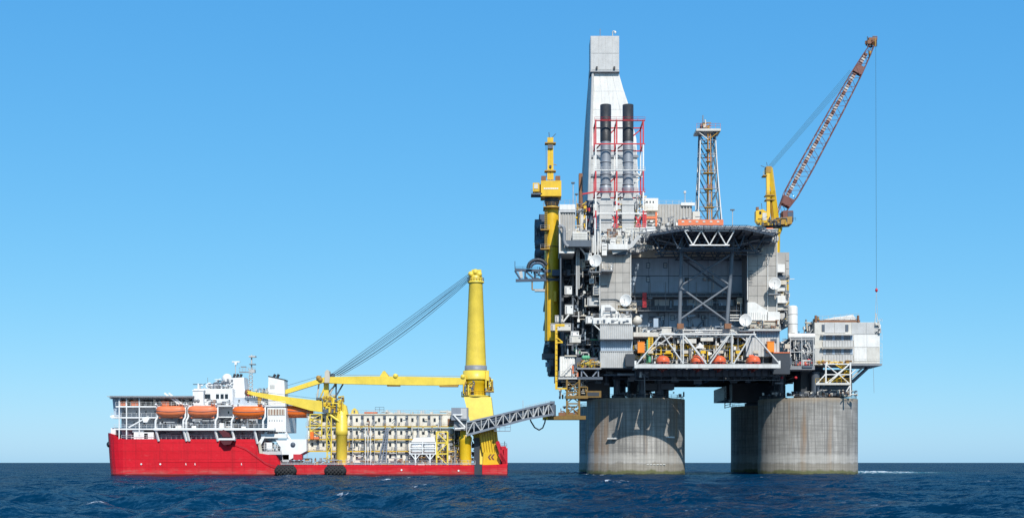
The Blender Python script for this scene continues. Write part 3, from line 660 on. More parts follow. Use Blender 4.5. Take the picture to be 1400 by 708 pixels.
# ================================================================ drilling derrick
YD = 30.0
dk = thing('derrick_tower', 'tall white clad drilling derrick tapering up to a square grey cap', 'derrick', (X(838, YD), YD + 6, 70))
def taper(b, levels, mat_f, mat_s):
    for (a, c) in zip(levels[:-1], levels[1:]):
        for lv in (a, c): pass
        (y0, l0, f0, r0, d0), (y1, l1, f1, r1, d1) = a, c          # py, rear-left px, front-left px, right px, depth
        def ring(y, l, f, r, d): z = Z(y, YD); return [(X(l, YD), YD + d, z), (X(f, YD), YD, z), (X(r, YD), YD, z), (X(r, YD), YD + d, z)]
        A, B = ring(y0, l0, f0, r0, d0), ring(y1, l1, f1, r1, d1)
        b.add(A + B, [(5, 6, 2, 1)], mat_f); b.add(A + B, [(4, 5, 1, 0), (6, 7, 3, 2), (7, 4, 0, 3)], mat_s)
b = MB(); taper(b, [(97, 806.5, 810, 845, 9), (120, 804.5, 811, 851.5, 9.5), (141, 803, 810, 858.5, 10), (171, 801, 808.5, 865, 11), (190, 800, 808, 870, 11.5), (260, 795.5, 805, 873, 12.5), (345, 791, 803, 875, 13)], 'white', 'light_grey')
b.part('cladding', dk)
# cladding seams: sheets laid proud, a little apart
lv = [(100, 811.5, 845), (125, 812, 852), (150, 811, 860), (175, 810, 865.5), (200, 808.7, 869.5), (225, 807.8, 870.8), (250, 806.3, 871.8), (275, 805.5, 872.5), (300, 804.8, 873)]
for (y0, l0, r0), (y1, l1, r1) in zip(lv[:-1], lv[1:]):
    n = 4
    for k in range(n):
        def q(l, r, t): return l + (r - l) * t
        pts = [(q(l0, r0, k / n) + .15, y0 + .15), (q(l0, r0, (k + 1) / n) - .15, y0 + .15), (q(l1, r1, (k + 1) / n) - .15, y1 - .15), (q(l1, r1, k / n) + .15, y1 - .15)]
        MB().pp(pts[::-1], YD - 0.08 - 0.02 * (k % 2), YD - 0.01, 'white' if y0 < 190 else 'light_grey').part('cladding_sheet', dk)
mem(dk, 'corner_column', P(810.5, 97, YD - .4), P(804, 300, YD - .4), 0.5, 'light_grey')
mem(dk, 'corner_column', P(806.5, 97, YD + 8), P(795, 290, YD + 10), 0.4, 'light_grey')
cap = MB().pb(807.5, 846.5, 49.5, 97, YD - 1.2, YD + 10, 'light_grey').part('crown_house', dk)
for i in range(4):
    for j in range(2): MB().pb(808.6 + i * 9.5, 817.6 + i * 9.5, 51 + j * 22.5, 73 + j * 22.5, YD - 1.3, YD - 1.22, 'light_grey').part('cap_panel', cap)
for a in (816, 840): bolt(dk, 'lamp', (a - 1.2, a + 1.2, 91, 94.5, YD - 2.0, YD - 1.35), 'black')
b = MB(); b.pb(807, 847, 97, 98.6, YD - 1.4, YD + 10.2, 'mid_grey'); b.part('cap_sill', dk)
b = MB(); b.tube(P(820.5, 49.5, YD), P(820.5, 40, YD), 0.13, 'mid_grey').path([P(837.5, 49.5, YD), P(837.5, 44, YD), P(839, 42.5, YD), P(841, 43.5, YD)], 0.2, 'light_grey').lathe(P(841, 44.5, YD), [(0.3, -.4), (0.5, 0), (0.2, .4)], 'white', n=8)
b.part('mast_light', dk)
for yy in (212, 238): bolt(dk, 'girt', (806, 873, yy, yy + 3.5, YD - 0.6, YD - 0.12), 'mid_grey')
nb = thing('drill_floor_enclosure', 'dark navy enclosure left of the exhaust stacks under the derrick', 'enclosure', P(805, 345, 2))
MB().pb(799.5, 812, 274, 340, 2, 20, 'navy').part('enclosure_wall', nb); MB().pb(798, 812.5, 288, 291, 1, 1.95, 'steel_black').part('band', nb)
b = MB(); clutter(b, 799, 812, 276, 336, 0.3, 1.6, 18, ['navy', 'mid_grey', 'frame_red'], 9); b.part('fittings', nb, kind='stuff')
MB().pb(791.5, 796.5, 237, 300, 16, 19, 'rust_brown').single('vent_stack', 'weathered brown square vent stack beside the derrick foot', 'vent', P(794, 300, 16))

# ================================================================ exhaust stacks and their frame
YS = -5.0
def stack(px, label):
    t = thing('exhaust_stack', label, 'exhaust stack', (X(px, YS), YS, Z(312, YS)), 'twin exhaust stacks')
    c = (X(px, YS), YS, 0); z = lambda y: Z(y, YS); r = 7.1 * S(YS)
    MB().lathe(c, [(r * 1.06, z(194)), (r * 1.06, z(144)), (r * 0.9, z(144)), (r * 0.9, z(150))], 'black', n=32, closed=False).part('cap_pipe', t)
    MB().lathe(c, [(r * 0.9, z(149)), (0.05, z(149))], 'black', n=32).part('cap_mouth', t)
    MB().lathe(c, [(r * 0.96, z(256)), (r * 1.0, z(250)), (r * 1.0, z(222)), (r * 0.98, z(194))], 'galv', n=32).part('flue', t)
    MB().lathe(c, [(r * 0.8, z(277)), (r * 0.96, z(268)), (r * 1.22, z(258)), (r * 0.97, z(254))], 'galv', n=32).part('flue_foot', t)
    for y in (165, 206, 222.5, 239, 253): MB().lathe(c, [(r * 1.0, z(y + .7)), (r * 1.1, z(y + .7)), (r * 1.1, z(y - .7)), (r * 1.0, z(y - .7))], 'galv' if y > 190 else 'black', n=32, closed=False).part('band', t)
    d = MB(); w = 8.3
    A = [(px - 4, 265), (px + 4, 265), (px + w, 277), (px - w, 277)]
    d.pp(A[::-1], YS - 1.8, YS + 1.8, 'light_grey'); d.part('duct_hood', t)
    MB().pb(px - w, px + w, 277.1, 316, YS - 2, YS + 2, 'light_grey').part('duct', t)
    for y in (279, 291, 303): bolt(t, 'duct_flange', (px - w - .6, px + w + .6, y, y + 1.2, YS - 2.25, YS + 2.2), 'light_grey')
stack(828.0, 'left of the twin silver exhaust stacks with black cap')
stack(858.6, 'right of the twin silver exhaust stacks with black cap')
fr = thing('stack_frame', 'red and white steel frame standing around the twin exhaust stacks', 'frame', P(848, 314, YS))
for px in (814.5, 843.2, 879.5):
    for Y in (-9, 1):
        dx = 0 if Y < 0 else (-0.018 * (px - CX))
        for y0, y1, m in ((164, 198, 'frame_red'), (198, 234, 'white'), (234, 262, 'frame_red'), (262, 288, 'white'), (288, 316, 'frame_red')):
            mem(fr, 'post', (X(px, -9), Y, Z(y1, -9)), (X(px, -9), Y, Z(y0, -9)), 0.23, m, 'box')
for y, m in ((165, 'frame_red'), (197, 'frame_red'), (233, 'white'), (262.5, 'frame_red'), (292, 'white')):
    for Y in (-9, 1): mem(fr, 'beam', (X(813, -9), Y, Z(y, -9)), (X(882 if y != 292 else 884, -9), Y, Z(y, -9)), 0.19, m, 'box')
    for px in (814.5, 843.2, 879.5): mem(fr, 'tie', (X(px, -9), -9, Z(y, -9)), (X(px, -9), 1, Z(y, -9)), 0.22, m, 'box')
for (a, c, m) in (((815, 197), (842, 168), 'frame_red'), ((815, 200), (842, 232), 'white'), ((815, 262), (842, 236), 'frame_red'), ((815, 266), (842, 290), 'white'), ((844, 262), (879, 236), 'white'), ((844, 197), (879, 168), 'frame_red'), ((844, 200), (879, 232), 'white'), ((844, 292), (879, 264), 'white')):
    mem(fr, 'brace', (X(a[0], -9), 0.6, Z(a[1], -9)), (X(c[0], -9), 0.6, Z(c[1], -9)), 0.2, m, 'box')
mem(fr, 'beam', P(796, 265.5, -9), P(814, 262.5, -9), 0.24, 'frame_red', 'box')
for px in (838, 869):
    for a, c in (((px, 310), (px + 7, 296)), ((px, 296), (px + 7, 310)), ((px, 309.5), (px + 8, 309.5))): mem(fr, 'lower_brace', P(*a, -8.2), P(*c, -8.2), .26, 'frame_red', 'box')
b = MB()
for y in (233, 165, 262.5): b.rail([P(813, y, -9.8), P(882, y, -9.8)], 'white' if y == 233 else 'frame_red', h=1.2, sp=2.2)
b.part('railing', fr)
b = MB(); clutter(b, 864, 884, 266, 312, -8, 2, 60, ['white', 'cream', 'mid_grey', 'steel_dark', 'yellow'], 51); clutter(b, 838, 850, 268, 312, -8, 0, 26, ['yellow', 'mid_grey', 'steel_black', 'frame_red'], 52); b.part('pipework', fr, kind='stuff')
bolt(fr, 'ladder_box', (884, 896, 296, 299, -9, -7), 'orange_pale'); 
MB().pb(896, 898.5, 290, 309, -9, -8, 'orange_pale').pb(881, 884, 290, 312, -9, -8, 'frame_red').part('lower_frame', fr)

# ================================================================ vent tower (lattice)
YF = 18.0
vt = thing('flare_tower', 'slender lattice flare tower with white legs and orange ladder behind the helideck', 'flare tower', P(970, 309, YF))
def quad(px0, px1, py, Y, d): return [P(px0, py, Y), P(px1, py, Y), P(px1, py, Y) + Vector((0, d, 0)), P(px0, py, Y) + Vector((0, d, 0))]
lev = [(309, 954.5, 987.5, 8.6), (283, 955, 985.2, 7.8), (258, 955.7, 983, 7), (233, 956.5, 981, 6.2), (211, 957, 979.5, 5.6), (192, 957.5, 978.5, 5.2), (179, 958, 978, 5)]
for (y0, a0, b0, d0), (y1, a1, b1, d1) in zip(lev[:-1], lev[1:]):
    A, B = quad(a0, b0, y0, YF - d0 / 2, d0), quad(a1, b1, y1, YF - d1 / 2, d1)
    for k in range(4):
        j = (k + 1) % 4
        mem(vt, 'leg', A[k], B[k], 0.22 if k < 2 else 0.19, 'white' if y0 > 195 else 'navy')
        mem(vt, 'girt', B[k], B[j], 0.16, 'gang_grey')
        mid = (A[k] + A[j]) / 2
        mem(vt, 'brace', B[k], mid, 0.2, 'brace_teal'); mem(vt, 'brace', B[j], mid, 0.2, 'brace_teal')
for k, (y, a, c) in enumerate(((283, 955, 985), (258, 955, 983), (236, 953, 984), (220, 957, 980), (204, 957, 979))):
    o = MB().pb(a + 9, c - 8, y - 0.4, y + 0.6, YF - 4.6, YF - 2, 'ochre').part('landing', vt)
    MB().rail([P(a + 8, y, YF - 4.5), P(c - 7, y, YF - 4.5)], 'orange_pale' if k % 2 else 'ochre', h=1.2, sp=1.3).part('railing', o)
b = MB()
for s_ in (-1, 1): b.tube(P(971.5 + s_ * 1.6, 309, YF - 4), P(969.5 + s_ * 1.6, 182, YF - 3), 0.17, 'rust_orange', n=5)
for k in range(64): t = k / 63; b.tube(P(970 + 1.6 - 2 * t, 309 - 127 * t, YF - 4 + t), P(970 - 1.6 + 3.2 - 2 * t + 2, 309 - 127 * t, YF - 4 + t), 0.09, 'rust_orange', n=3)
b.part('ladder', vt)
b = MB(); b.tube(P(967, 309, YF), P(968, 172, YF), 0.3, 'rust_orange').tube(P(974, 309, YF), P(973, 178, YF), 0.22, 'brace_teal'); b.part('riser_pipe', vt)
MB().pb(952, 985.5, 176, 179, YF - 4.2, YF + 4, 'off_white').part('top_platform', vt)
b = MB(); b.rail([P(952.5, 176, YF - 4), P(985, 176, YF - 4)], 'orange_pale', h=1.8, sp=1.5); b.rail([P(952.5, 176, YF + 3), P(985, 176, YF + 3)], 'orange_pale', h=1.8, sp=1.5); clutter(b, 954, 972, 168, 176, YF - 2, YF + 2, 16, ['off_white', 'ochre', 'steel_dark'], 6); b.part('railing', vt)
for a, c in (((953, 179), (968, 191)), ((985, 179), (969, 191))): mem(vt, 'bracket', P(*a, YF - 3.6), P(*c, YF - 3), 0.2, 'off_white' if a[0] < 960 else 'ochre')
b = MB(); b.tube(P(961, 176, YF), P(961, 158, YF), 0.2, 'mid_grey').tube(P(965, 176, YF), P(964, 164, YF), 0.3, 'off_white'); b.part('flare_tip', vt)

# ================================================================ right-hand pedestal crane with lattice boom
YC = 2.0
cr = thing('lattice_boom_crane', 'yellow pedestal crane with long dark red lattice boom at the platform right', 'crane', P(1066, 360, YC))
b = MB(); b.lathe((X(1062, YC), YC, 0), [(1.1, Z(372, YC)), (1.1, Z(322, YC)), (1.9, Z(314, YC)), (1.9, Z(306, YC))], 'yellow', n=24); b.part('pedestal', cr)
MB().pb(1046, 1063, 314, 331, -27, -12, 'white').part('pedestal_house', cr)
b = MB(); b.pb(1045, 1064, 312.8, 314, -27.4, -12, 'light_grey'); b.pb(1048, 1057, 311.6, 312.8, -27, -26, 'orange'); clutter(b, 1040, 1064, 315, 331, -28.4, -27.1, 34, ['white', 'light_grey', 'steel_dark'], 61); b.part('house_fittings', cr, kind='stuff')
MB().lathe((X(1058, YC), YC, 0), [(2.6, Z(313, YC)), (2.6, Z(310.5, YC)), (3.2, Z(310, YC)), (3.2, Z(306, YC))], 'steel_black', n=28).part('slew_ring', cr)
MB().pp([(1045, 300), (1083, 296), (1083, 306), (1047, 308)][::-1], YC - 3, YC + 3, 'ochre').part('slew_deck', cr)
cabp = MB().pp([(1033.5, 288), (1043, 286), (1049, 290), (1049, 304), (1037, 306), (1033.5, 301)][::-1], YC - 3.4, YC - 0.5, 'yellow').part('cab', cr)
bolt(cabp, 'cab_window', (1038, 1041, 289, 293, YC - 3.5, YC - 3.42), 'glass'); bolt(cabp, 'cab_panel', (1042.5, 1048, 291, 301, YC - 3.5, YC - 3.42), 'off_white')
bolt(cabp, 'cab_lamp', (1034, 1037.5, 283, 287, YC - 3, YC - 2), 'rust_brown')
b = MB(); b.rail([P(1033, 305, YC - 4), P(1050, 308, YC - 4)], 'yellow'); b.rail([P(1083, 302, YC - 3), P(1088, 302, YC - 3)], 'steel_dark'); b.tube(P(1042, 287, YC), P(1041, 278, YC), .1, 'steel_dark'); clutter(b, 1036, 1076, 296, 308, YC - 3.6, YC - 2.9, 40, ['yellow', 'ochre', 'steel_black', 'steel_dark'], 62); b.part('fittings', cr, kind='stuff')
# A-frame mast
for (a, c, m, r) in (((1050.5, 304), (1049.5, 230), 'yellow', 0.55), ((1062, 302), (1053, 230), 'yellow', 0.62), ((1057, 303), (1051.5, 262), 'ochre', 0.4)):
    for dY in (-2, 1.6): mem(cr, 'mast_leg', P(*a, YC + dY), P(c[0], c[1], YC + dY * .4), r, m, 'box')
MB().pb(1047.5, 1055, 227.5, 236, YC - 1.6, YC + 1.6, 'ochre').part('mast_head', cr)
b = MB()
for y, a, c in ((239, 1043.5, 1049), (266, 1047, 1060), (272, 1047, 1060)): b.pb(a, c, y, y + 1.3, YC - 2.5, YC + 1, 'ochre'); b.rail([P(a, y, YC - 2.4), P(c, y, YC - 2.4)], 'yellow', h=1.2, sp=1.2)
b.tube(P(1046, 229, YC), P(1040, 226.5, YC), .1, 'steel_dark').tube(P(1049, 227, YC), P(1048, 222, YC), .1, 'steel_dark'); b.part('mast_platform', cr)
MB().pb(1070.5, 1084.5, 288, 303, YC - 2.5, YC + 2.5, 'boom_red').pb(1077, 1084.8, 290, 302, YC - 2.62, YC - 2.52, 'navy').part('winch_house', cr)
# boom: four chords, laced
p0, p1 = P(1060, 305, YC), P(1195.5, 56, YC); ax = (p1 - p0).normalized(); nrm = Vector((0, 1, 0)).cross(ax).normalized(); L = (p1 - p0).length
st = [(0.0, 0.35, 1.6), (0.06, 1.2, 1.7), (0.15, 2.3, 1.8), (0.3, 2.5, 1.7), (0.6, 2.2, 1.4), (0.82, 1.7, 1.1), (0.93, 1.1, 0.9), (1.0, 0.45, 0.7)]
def bsec(t):
    for (t0, h0, w0), (t1, h1, w1) in zip(st[:-1], st[1:]):
        if t <= t1 + 1e-6:
            k = (t - t0) / (t1 - t0); h, w = h0 + (h1 - h0) * k, w0 + (w1 - w0) * k; break
    c = p0 + ax * (L * t); return [c + nrm * (i * h) + Vector((0, j * w, 0)) for i, j in ((-1, -1), (-1, 1), (1, 1), (1, -1))]
N = 26
for k in range(N):
    A, B = bsec(k / N), bsec((k + 1) / N)
    for c in range(4):
        d = (c + 1) % 4
        mem(cr, 'boom_chord', A[c], B[c], 0.14, 'boom_red')
        mem(cr, 'boom_lacing', (A[c] if k % 2 else A[d]), (B[d] if k % 2 else B[c]), 0.075, 'boom_red' if c % 2 else 'boom_pale')
b = MB()
for k in range(60):
    t0, t1 = 0.12 + k * 0.0135, 0.12 + k * 0.0135 + 0.009
    A, B = bsec(t0), bsec(t1); off = (A[0] * .62 + A[3] * .38), (B[0] * .62 + B[3] * .38)
    for e in (0, 1):
        mm = (A[e] * 0.68 + A[3 - e] * 0.32); nn_ = (B[e] * 0.68 + B[3 - e] * 0.32)
    c0 = sum(A, Vector()) / 4 + (A[0] - A[3]) * 0.18; c1 = sum(B, Vector()) / 4 + (B[0] - B[3]) * 0.18
    b.beam(c0, c1, 1.3, ('boom_pale', 'light_grey', 'boom_pale', 'boom_red')[k % 4], h=1.2)
b.part('boom_walkway', cr)
for (t, m) in ((0.115, 'boom_red'), (0.84, 'boom_red')):
    A, B = bsec(t - .02), bsec(t + .02); b = MB(); b.add(A + B, [(0, 1, 5, 4), (1, 2, 6, 5), (2, 3, 7, 6), (3, 0, 4, 7), (3, 2, 1, 0), (4, 5, 6, 7)], m); b.part('boom_gusset', cr)
b = MB(); b.lathe(P(1194, 57, YC), [(0.2, -1.0), (1.1, -0.7), (1.1, 0.7), (0.2, 1.0)], 'rust_brown', n=16, axis='y').pb(1188, 1199, 51.5, 55, YC - 1, YC + 1, 'rust_brown').pb(1186, 1191, 55, 60, YC - 1.2, YC + 1.2, 'rust_brown'); clutter(b, 1183, 1199, 50, 64, YC - 1, YC + 1, 14, ['rust_brown', 'ochre', 'steel_dark'], 71); b.part('boom_head', cr)
MB().tube(P(1190, 60, YC), P(1189.6, 70, YC), .1, 'steel_dark').lathe(P(1189.5, 73, YC), [(0.1, -1.0), (0.55, -.4), (0.5, .6), (.1, .9)], 'ochre', n=10).part('small_hook', cr)
for k in range(5): mem(cr, 'pendant_rope', P(1049.5 + k * 1.3, 228.5 + k * .4, YC - 1 + k * .5), P(1162 + k * 1.1, 96 + k * 1.5, YC - 1 + k * .5), 0.055, 'rope_teal')
mem(cr, 'hoist_rope', P(1197.3, 57, YC), P(1198.2, 394, YC), 0.06, 'rope_teal')
MB().lathe(P(1198.3, 396.5, YC), [(0.1, -.7), (0.45, -.4), (0.45, .3), (0.1, .7)], 'frame_red', n=12).part('hook_ball', cr)
mem(cr, 'sling', P(1198.3, 399, YC), P(1196.5, 430, YC), 0.05, 'light_grey'); mem(cr, 'sling', P(1198.3, 399, YC), P(1200, 432, YC), 0.05, 'light_grey')

# ================================================================ left-hand pedestal crane (boom points away)
YL = -12.0
cl = thing('stubby_crane', 'bright yellow pedestal crane with boxy house on the platform left edge', 'crane', P(754, 466, YL))
lx0, lx1 = X(744.5, YL), X(764.5, YL)
b = MB(); r_ = (lx1 - lx0) / 2; cxl = (lx0 + lx1) / 2
b.lathe((cxl, YL, 0), [(r_, Z(466, YL)), (r_, Z(302, YL)), (r_ * 1.02, Z(290, YL)), (r_ * 0.92, Z(283, YL))], 'yellow', n=32); b.part('pedestal', cl)
for y in (338, 378, 380): MB().lathe((cxl, YL, 0), [(r_, Z(y + .6, YL)), (r_ * 1.06, Z(y + .6, YL)), (r_ * 1.06, Z(y - .6, YL)), (r_, Z(y - .6, YL))], 'ochre', n=32, closed=False).part('band', cl)
MB().pb(757, 760.5, 398, 412, YL - 4.5, YL - 2, 'yellow').part('bracket', cl)
b = MB(); b.tube(P(748, 466, YL - 2.7), P(748, 284, YL - 2.7), 0.12, 'ochre', n=5).tube(P(745, 340, YL - 2.5), P(745, 284, YL - 2.5), 0.12, 'ochre', n=5)
for k in range(20): b.pb(744.5, 748.5, 285 + k * 2.8, 285.7 + k * 2.8, YL - 2.8, YL - 2.5, 'ochre')
b.part('ladder', cl)
for y in (282, 313, 339.5):
    bb = MB(); w = 11 if y == 282 else 6
    cxp = 754 if y == 282 else 745
    bb.pb(cxp - w, cxp + w, y, y + 1.4, YL - 4, YL + 3 if y == 282 else YL - 2, 'ochre'); o = bb.part('landing', cl)
    MB().rail([P(cxp - w, y, YL - 3.9), P(cxp + w, y, YL - 3.9)], 'ochre' if y == 282 else 'light_grey', h=1.3, sp=1.2).part('railing', o)
MB().lathe((cxl, YL, 0), [(r_ * .8, Z(283, YL)), (r_ * 1.05, Z(276, YL)), (r_ * 0.9, Z(272, YL)), (r_ * 1.2, Z(268, YL))], 'steel_black', n=24).part('slew_ring', cl)
hs_ = MB().pb(739.5, 767.5, 247, 268, YL - 4, YL + 4, 'yellow').part('machinery_house', cl)
b = MB()
for k in range(7): b.pb(743.5 + k * 2.9, 745.8 + k * 2.9, 256.8, 258.8, YL - 4.1, YL - 4.02, 'white')
b.part('name_stripe', hs_)
for a in (740, 759.5): bolt(cl, 'fan_box', (a, a + 6.5, 240.5, 246.8, YL - 3, YL), 'rust_brown')
cb_ = MB().pb(728.5, 737.5, 250, 262, YL - 3, YL, 'yellow').part('cab', cl)
bolt(cb_, 'cab_window', (730, 735.5, 251.5, 258, YL - 3.1, YL - 3.02), 'off_white')
b = MB(); b.pb(726, 741, 264, 266, YL - 4, YL + 1, 'steel_dark').pb(736.5, 739.6, 252, 264, YL - 2.5, YL, 'rust_brown'); b.rail([P(726, 264, YL - 3.9), P(741, 264, YL - 3.9)], 'ochre', h=1.2, sp=1.2); b.part('cab_platform', cl)
for dx in (-2.6, 2.6): mem(cl, 'mast_leg', P(752.5 + dx, 246, YL - 1), P(752.5 + dx * .8, 196, YL - 1), 0.42, 'yellow', 'box')
b = MB(); b.pb(750.5, 754.5, 198, 246, YL - 1.3, YL - 0.6, 'deep_yellow'); b.pb(751, 754, 226, 229, YL - 1.8, YL - 1.4, 'steel_black'); b.part('mast_web', cl)
b = MB(); b.pb(745, 760, 194.5, 196, YL - 2, YL + 1, 'ochre').pb(744.5, 760, 232.5, 234, YL - 2, YL + 1, 'ochre').pb(748.5, 756.5, 188, 194.4, YL - 1.6, YL + .5, 'yellow').pb(749, 756, 198, 203, YL - 2, YL - 1.5, 'steel_dark')
b.tube(P(751, 188, YL), P(750.5, 181, YL), .12, 'steel_dark').tube(P(755, 188, YL), P(760, 183, YL), .1, 'steel_dark').tube(P(747, 243, YL), P(746.5, 200, YL), .08, 'mid_grey').tube(P(754, 224, YL), P(761, 226, YL), .12, 'ochre'); b.part('mast_head', cl)

# ================================================================ left-hand process modules (deep in shade)
pm = thing('process_module', 'dark open process module with stacked decks and pipes left of the grey tower', 'module', (X(793, -8), -8, D1))
MB().pb(767, 824, 345, 506, -6, 60, 'steel_dark').part('core', pm)  # dark paint carries part of the shade between the decks
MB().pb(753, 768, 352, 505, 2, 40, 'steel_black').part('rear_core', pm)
for k, py in enumerate((345, 374, 404, 431, 470, 503)):
    MB().pb(767, 822, py, py + 1.6, -17 if k % 2 else -15, -6.02, 'mid_grey').part('floor', pm)
    b = MB(); Y = (-17 if k % 2 else -15) + .1; b.rail([P(767, py, Y), P(822, py, Y)], 'mid_grey' if k % 3 else 'light_grey', h=1.25, sp=2.2, r=0.06); b.part('railing', pm)
for px in (769, 783, 797, 810): mem(pm, 'column', P(px, 506, -14.5), P(px, 345, -14.5), 0.35, 'steel_dark', 'box')
for (a, c) in (((769, 404), (783, 374)), ((797, 431), (783, 404)), ((797, 404), (810, 431)), ((783, 503), (797, 470)), ((810, 470), (797, 503))): mem(pm, 'brace', P(*a, -14.4), P(*c, -14.4), 0.22, 'steel_dark')
MB().pb(766, 767.4, 347, 441, -27, -8, 'steel_dark').part('side_wall', pm)  # wall added to cast a long shadow on the crane pedestal
b = MB(); clutter(b, 768, 822, 346, 503, -14.4, -7, 230, ['steel_dark', 'steel_black', 'mid_grey', 'navy', 'wall_blue'], 101, 1.3); b.part('pipework', pm, kind='stuff')
b = MB(); clutter(b, 785, 822, 352, 440, -23, -17.5, 70, ['white', 'off_white', 'light_grey', 'mid_grey', 'steel_dark', 'cream'], 102); clutter(b, 768, 818, 455, 486, -21, -17.5, 40, ['mid_grey', 'steel_dark', 'light_grey', 'green'], 103)
for k in range(16): b.pb(787, 790.5, 346 + k * 3.5, 347.6 + k * 3.5, -24, -23, 'steel_black')
b.tube(P(788.5, 340, -24), P(788.5, 404, -24), 0.35, 'light_grey').tube(P(791.5, 340, -24.2), P(791.5, 395, -24.2), 0.16, 'white')
b.part('front_pipework', pm, kind='stuff')
# outboard side of the module: galleries, ribs and pipes along the left flank
xl = X(753, 2) - .02
for k, zz in enumerate((Z(378, 2), Z(408, 2), Z(436, 2), Z(470, 2))):
    w = MB().box(xl - 2.0, xl, 3, 40, zz - .25, zz, 'mid_grey').part('side_gallery', pm)
    MB().rail([(xl - 1.9, 3, zz), (xl - 1.9, 40, zz)], 'light_grey', h=1.2, sp=2.2).part('railing', w)
for k in range(8): mem(pm, 'side_rib', (xl - .15, 4 + k * 5, Z(504, 2)), (xl - .15, 4 + k * 5, Z(353, 2)), .2, 'mid_grey', 'box')
b = MB(); gq = random.Random(55)
for k in range(70):
    yy, zz = gq.uniform(4, 38), gq.uniform(Z(500, 2), Z(356, 2)); m = gq.choice(['mid_grey', 'light_grey', 'steel_dark', 'wall_blue', 'off_white'])
    if k % 3: b.tube((xl - .6, yy, zz), (xl - .6, yy, min(zz + gq.uniform(2, 9), Z(354, 2))), gq.uniform(.1, .3), m, n=6)
    else: b.box(xl - 1.5, xl - .05, yy, yy + gq.uniform(1, 3), zz, zz + gq.uniform(.8, 2.2), m)
b.part('side_pipework', pm, kind='stuff')
# equipment boxes catching the sun on the module's outer edge
def cab(pxs, mat, depth, Y, name='equipment_cabin', par=None):
    x0, x1, y0, y1 = pxs; par = par or pm
    o = MB().pb(x0, x1, y0, y1, Y, Y + depth, mat).part(name, par)
    d = MB(); d.pb(x0 - .3, x1 + .3, y0 - .7, y0 - .02, Y - .15, Y + depth + .1, 'light_grey')
    if x1 - x0 > 5: d.pb(x0 + 1, x0 + 2.6, y0 + 1.5, y1 - 1, Y - .12, Y - .02, 'mid_grey').pb(x1 - 3, x1 - 1.2, y0 + 1.6, y0 + 3.2, Y - .12, Y - .02, 'steel_dark')
    d.part('cabin_trim', o); return o
for q, m, d, Y in (((772, 782, 391.5, 402), 'white', 5, -24), ((772.5, 783.5, 417, 429), 'white', 5, -24.5), ((759, 770, 431.5, 440), 'off_white', 4, -25), ((753, 780.5, 442.5, 451.5), 'off_white', 4.5, -25.5),
                   ((780.5, 791.5, 453, 459), 'white', 4, -25.5), ((779, 794, 459.3, 468), 'off_white', 5, -26.5), ((801, 810.5, 432.5, 441.5), 'white', 4, -25), ((806, 812, 381, 387), 'white', 3, -23.5),
                   ((800, 809, 346, 355.5), 'white', 4, -25), ((793, 800, 355, 366), 'cream', 3, -22), ((803, 820, 407, 418), 'light_grey', 4, -22), ((811, 819, 391, 403), 'off_white', 1.5, -24)):
    cab(q, m, d, Y)
b = MB()
for k in range(3): b.pb(812, 818.5, 392.5 + k * 3.4, 394.6 + k * 3.4, -24.15, -24.02, 'steel_dark')
b.part('louvre', pm)
MB().pb(811, 863, 434, 442.5, -29, -24.3, 'white').part('gallery', pm)
b = MB(); b.rail([P(811, 434, -28.9), P(863, 434, -28.9)], 'white', h=1.2, sp=1.8); clutter(b, 813, 860, 437, 441, -29.3, -29.05, 14, ['steel_dark', 'mid_grey'], 104); b.part('gallery_fittings', pm, kind='stuff')
mem(pm, 'strut', P(811, 442.5, -28.5), P(821, 452, -28.5), 0.22, 'white'); mem(pm, 'strut', P(770, 440, -25), P(778, 430, -25), 0.3, 'white'); mem(pm, 'strut', P(788, 470, -24), P(788, 484, -24), 0.25, 'white')

# grey corrugated module with white top, left
gm = thing('corrugated_module', 'tall grey corrugated module with white top band beside the yellow crane pedestal', 'module', P(776, 345, -28))
MB().corr(765.5, 786.5, 289, 344, -28, 0.3, 0.75, 'panel_c').pb(765.5, 786.5, 289, 344, -27.6, -16, 'panel_c').part('cladding', gm)
bolt(gm, 'top_band', (765, 786.5, 279.5, 286.5, -28.3, -16), 'white'); bolt(gm, 'lower_band', (765, 787, 286.8, 290.2, -28.4, -27.9), 'light_grey'); bolt(gm, 'base_band', (764.5, 785, 343.5, 346, -28.5, -16), 'white')
mem(gm, 'corner_post', P(765, 346, -28.3), P(765, 288, -28.3), 0.22, 'white')
b = MB(); b.rail([P(765, 279.5, -28.2), P(786, 279.5, -28.2)], 'light_grey', h=1.3, sp=1.3); b.part('railing', gm)
MB().path([P(764, 311, -30), P(767, 308.5, -30), P(770.5, 311, -30), P(771.5, 316, -30), P(771.5, 330, -30), P(773.5, 335, -30), P(777, 337, -30)], 0.55, 'mid_grey', n=12).part('exhaust_elbow', gm)

ov = thing('mud_module', 'white module on a dark overhanging deck right of the corrugated module', 'module', P(793, 345, -29))
MB().pb(774, 808, 328.5, 337, -30, -8, 'steel_dark').part('deck', ov)
MB().pb(783, 803, 317, 328.3, -30, -20, 'white').part('tank_house', ov)
for k in range(3): bolt(ov, 'panel_strip', (783.6, 802.4, 318.2 + k * 3.4, 320.6 + k * 3.4, -30.12, -30.02), 'off_white')
b = MB(); b.rail([P(773, 328.5, -29.9), P(808, 328.5, -29.9)], 'white', h=1.6, sp=1.5); clutter(b, 774, 806, 308, 328, -28, -19, 46, ['cream', 'white', 'yellow', 'light_grey', 'mid_grey', 'off_white'], 111); b.part('fittings', ov, kind='stuff')
mem(ov, 'strut', P(792, 337, -27), P(803, 352, -24), 0.28, 'white')
MB().tube(P(795, 330, -17), P(795, 286, -17), 0.75, 'off_white', n=14).tube(P(795, 286, -17), P(793.8, 262, -17), 0.55, 'rust_brown', n=12).part('vent_pipe', ov)
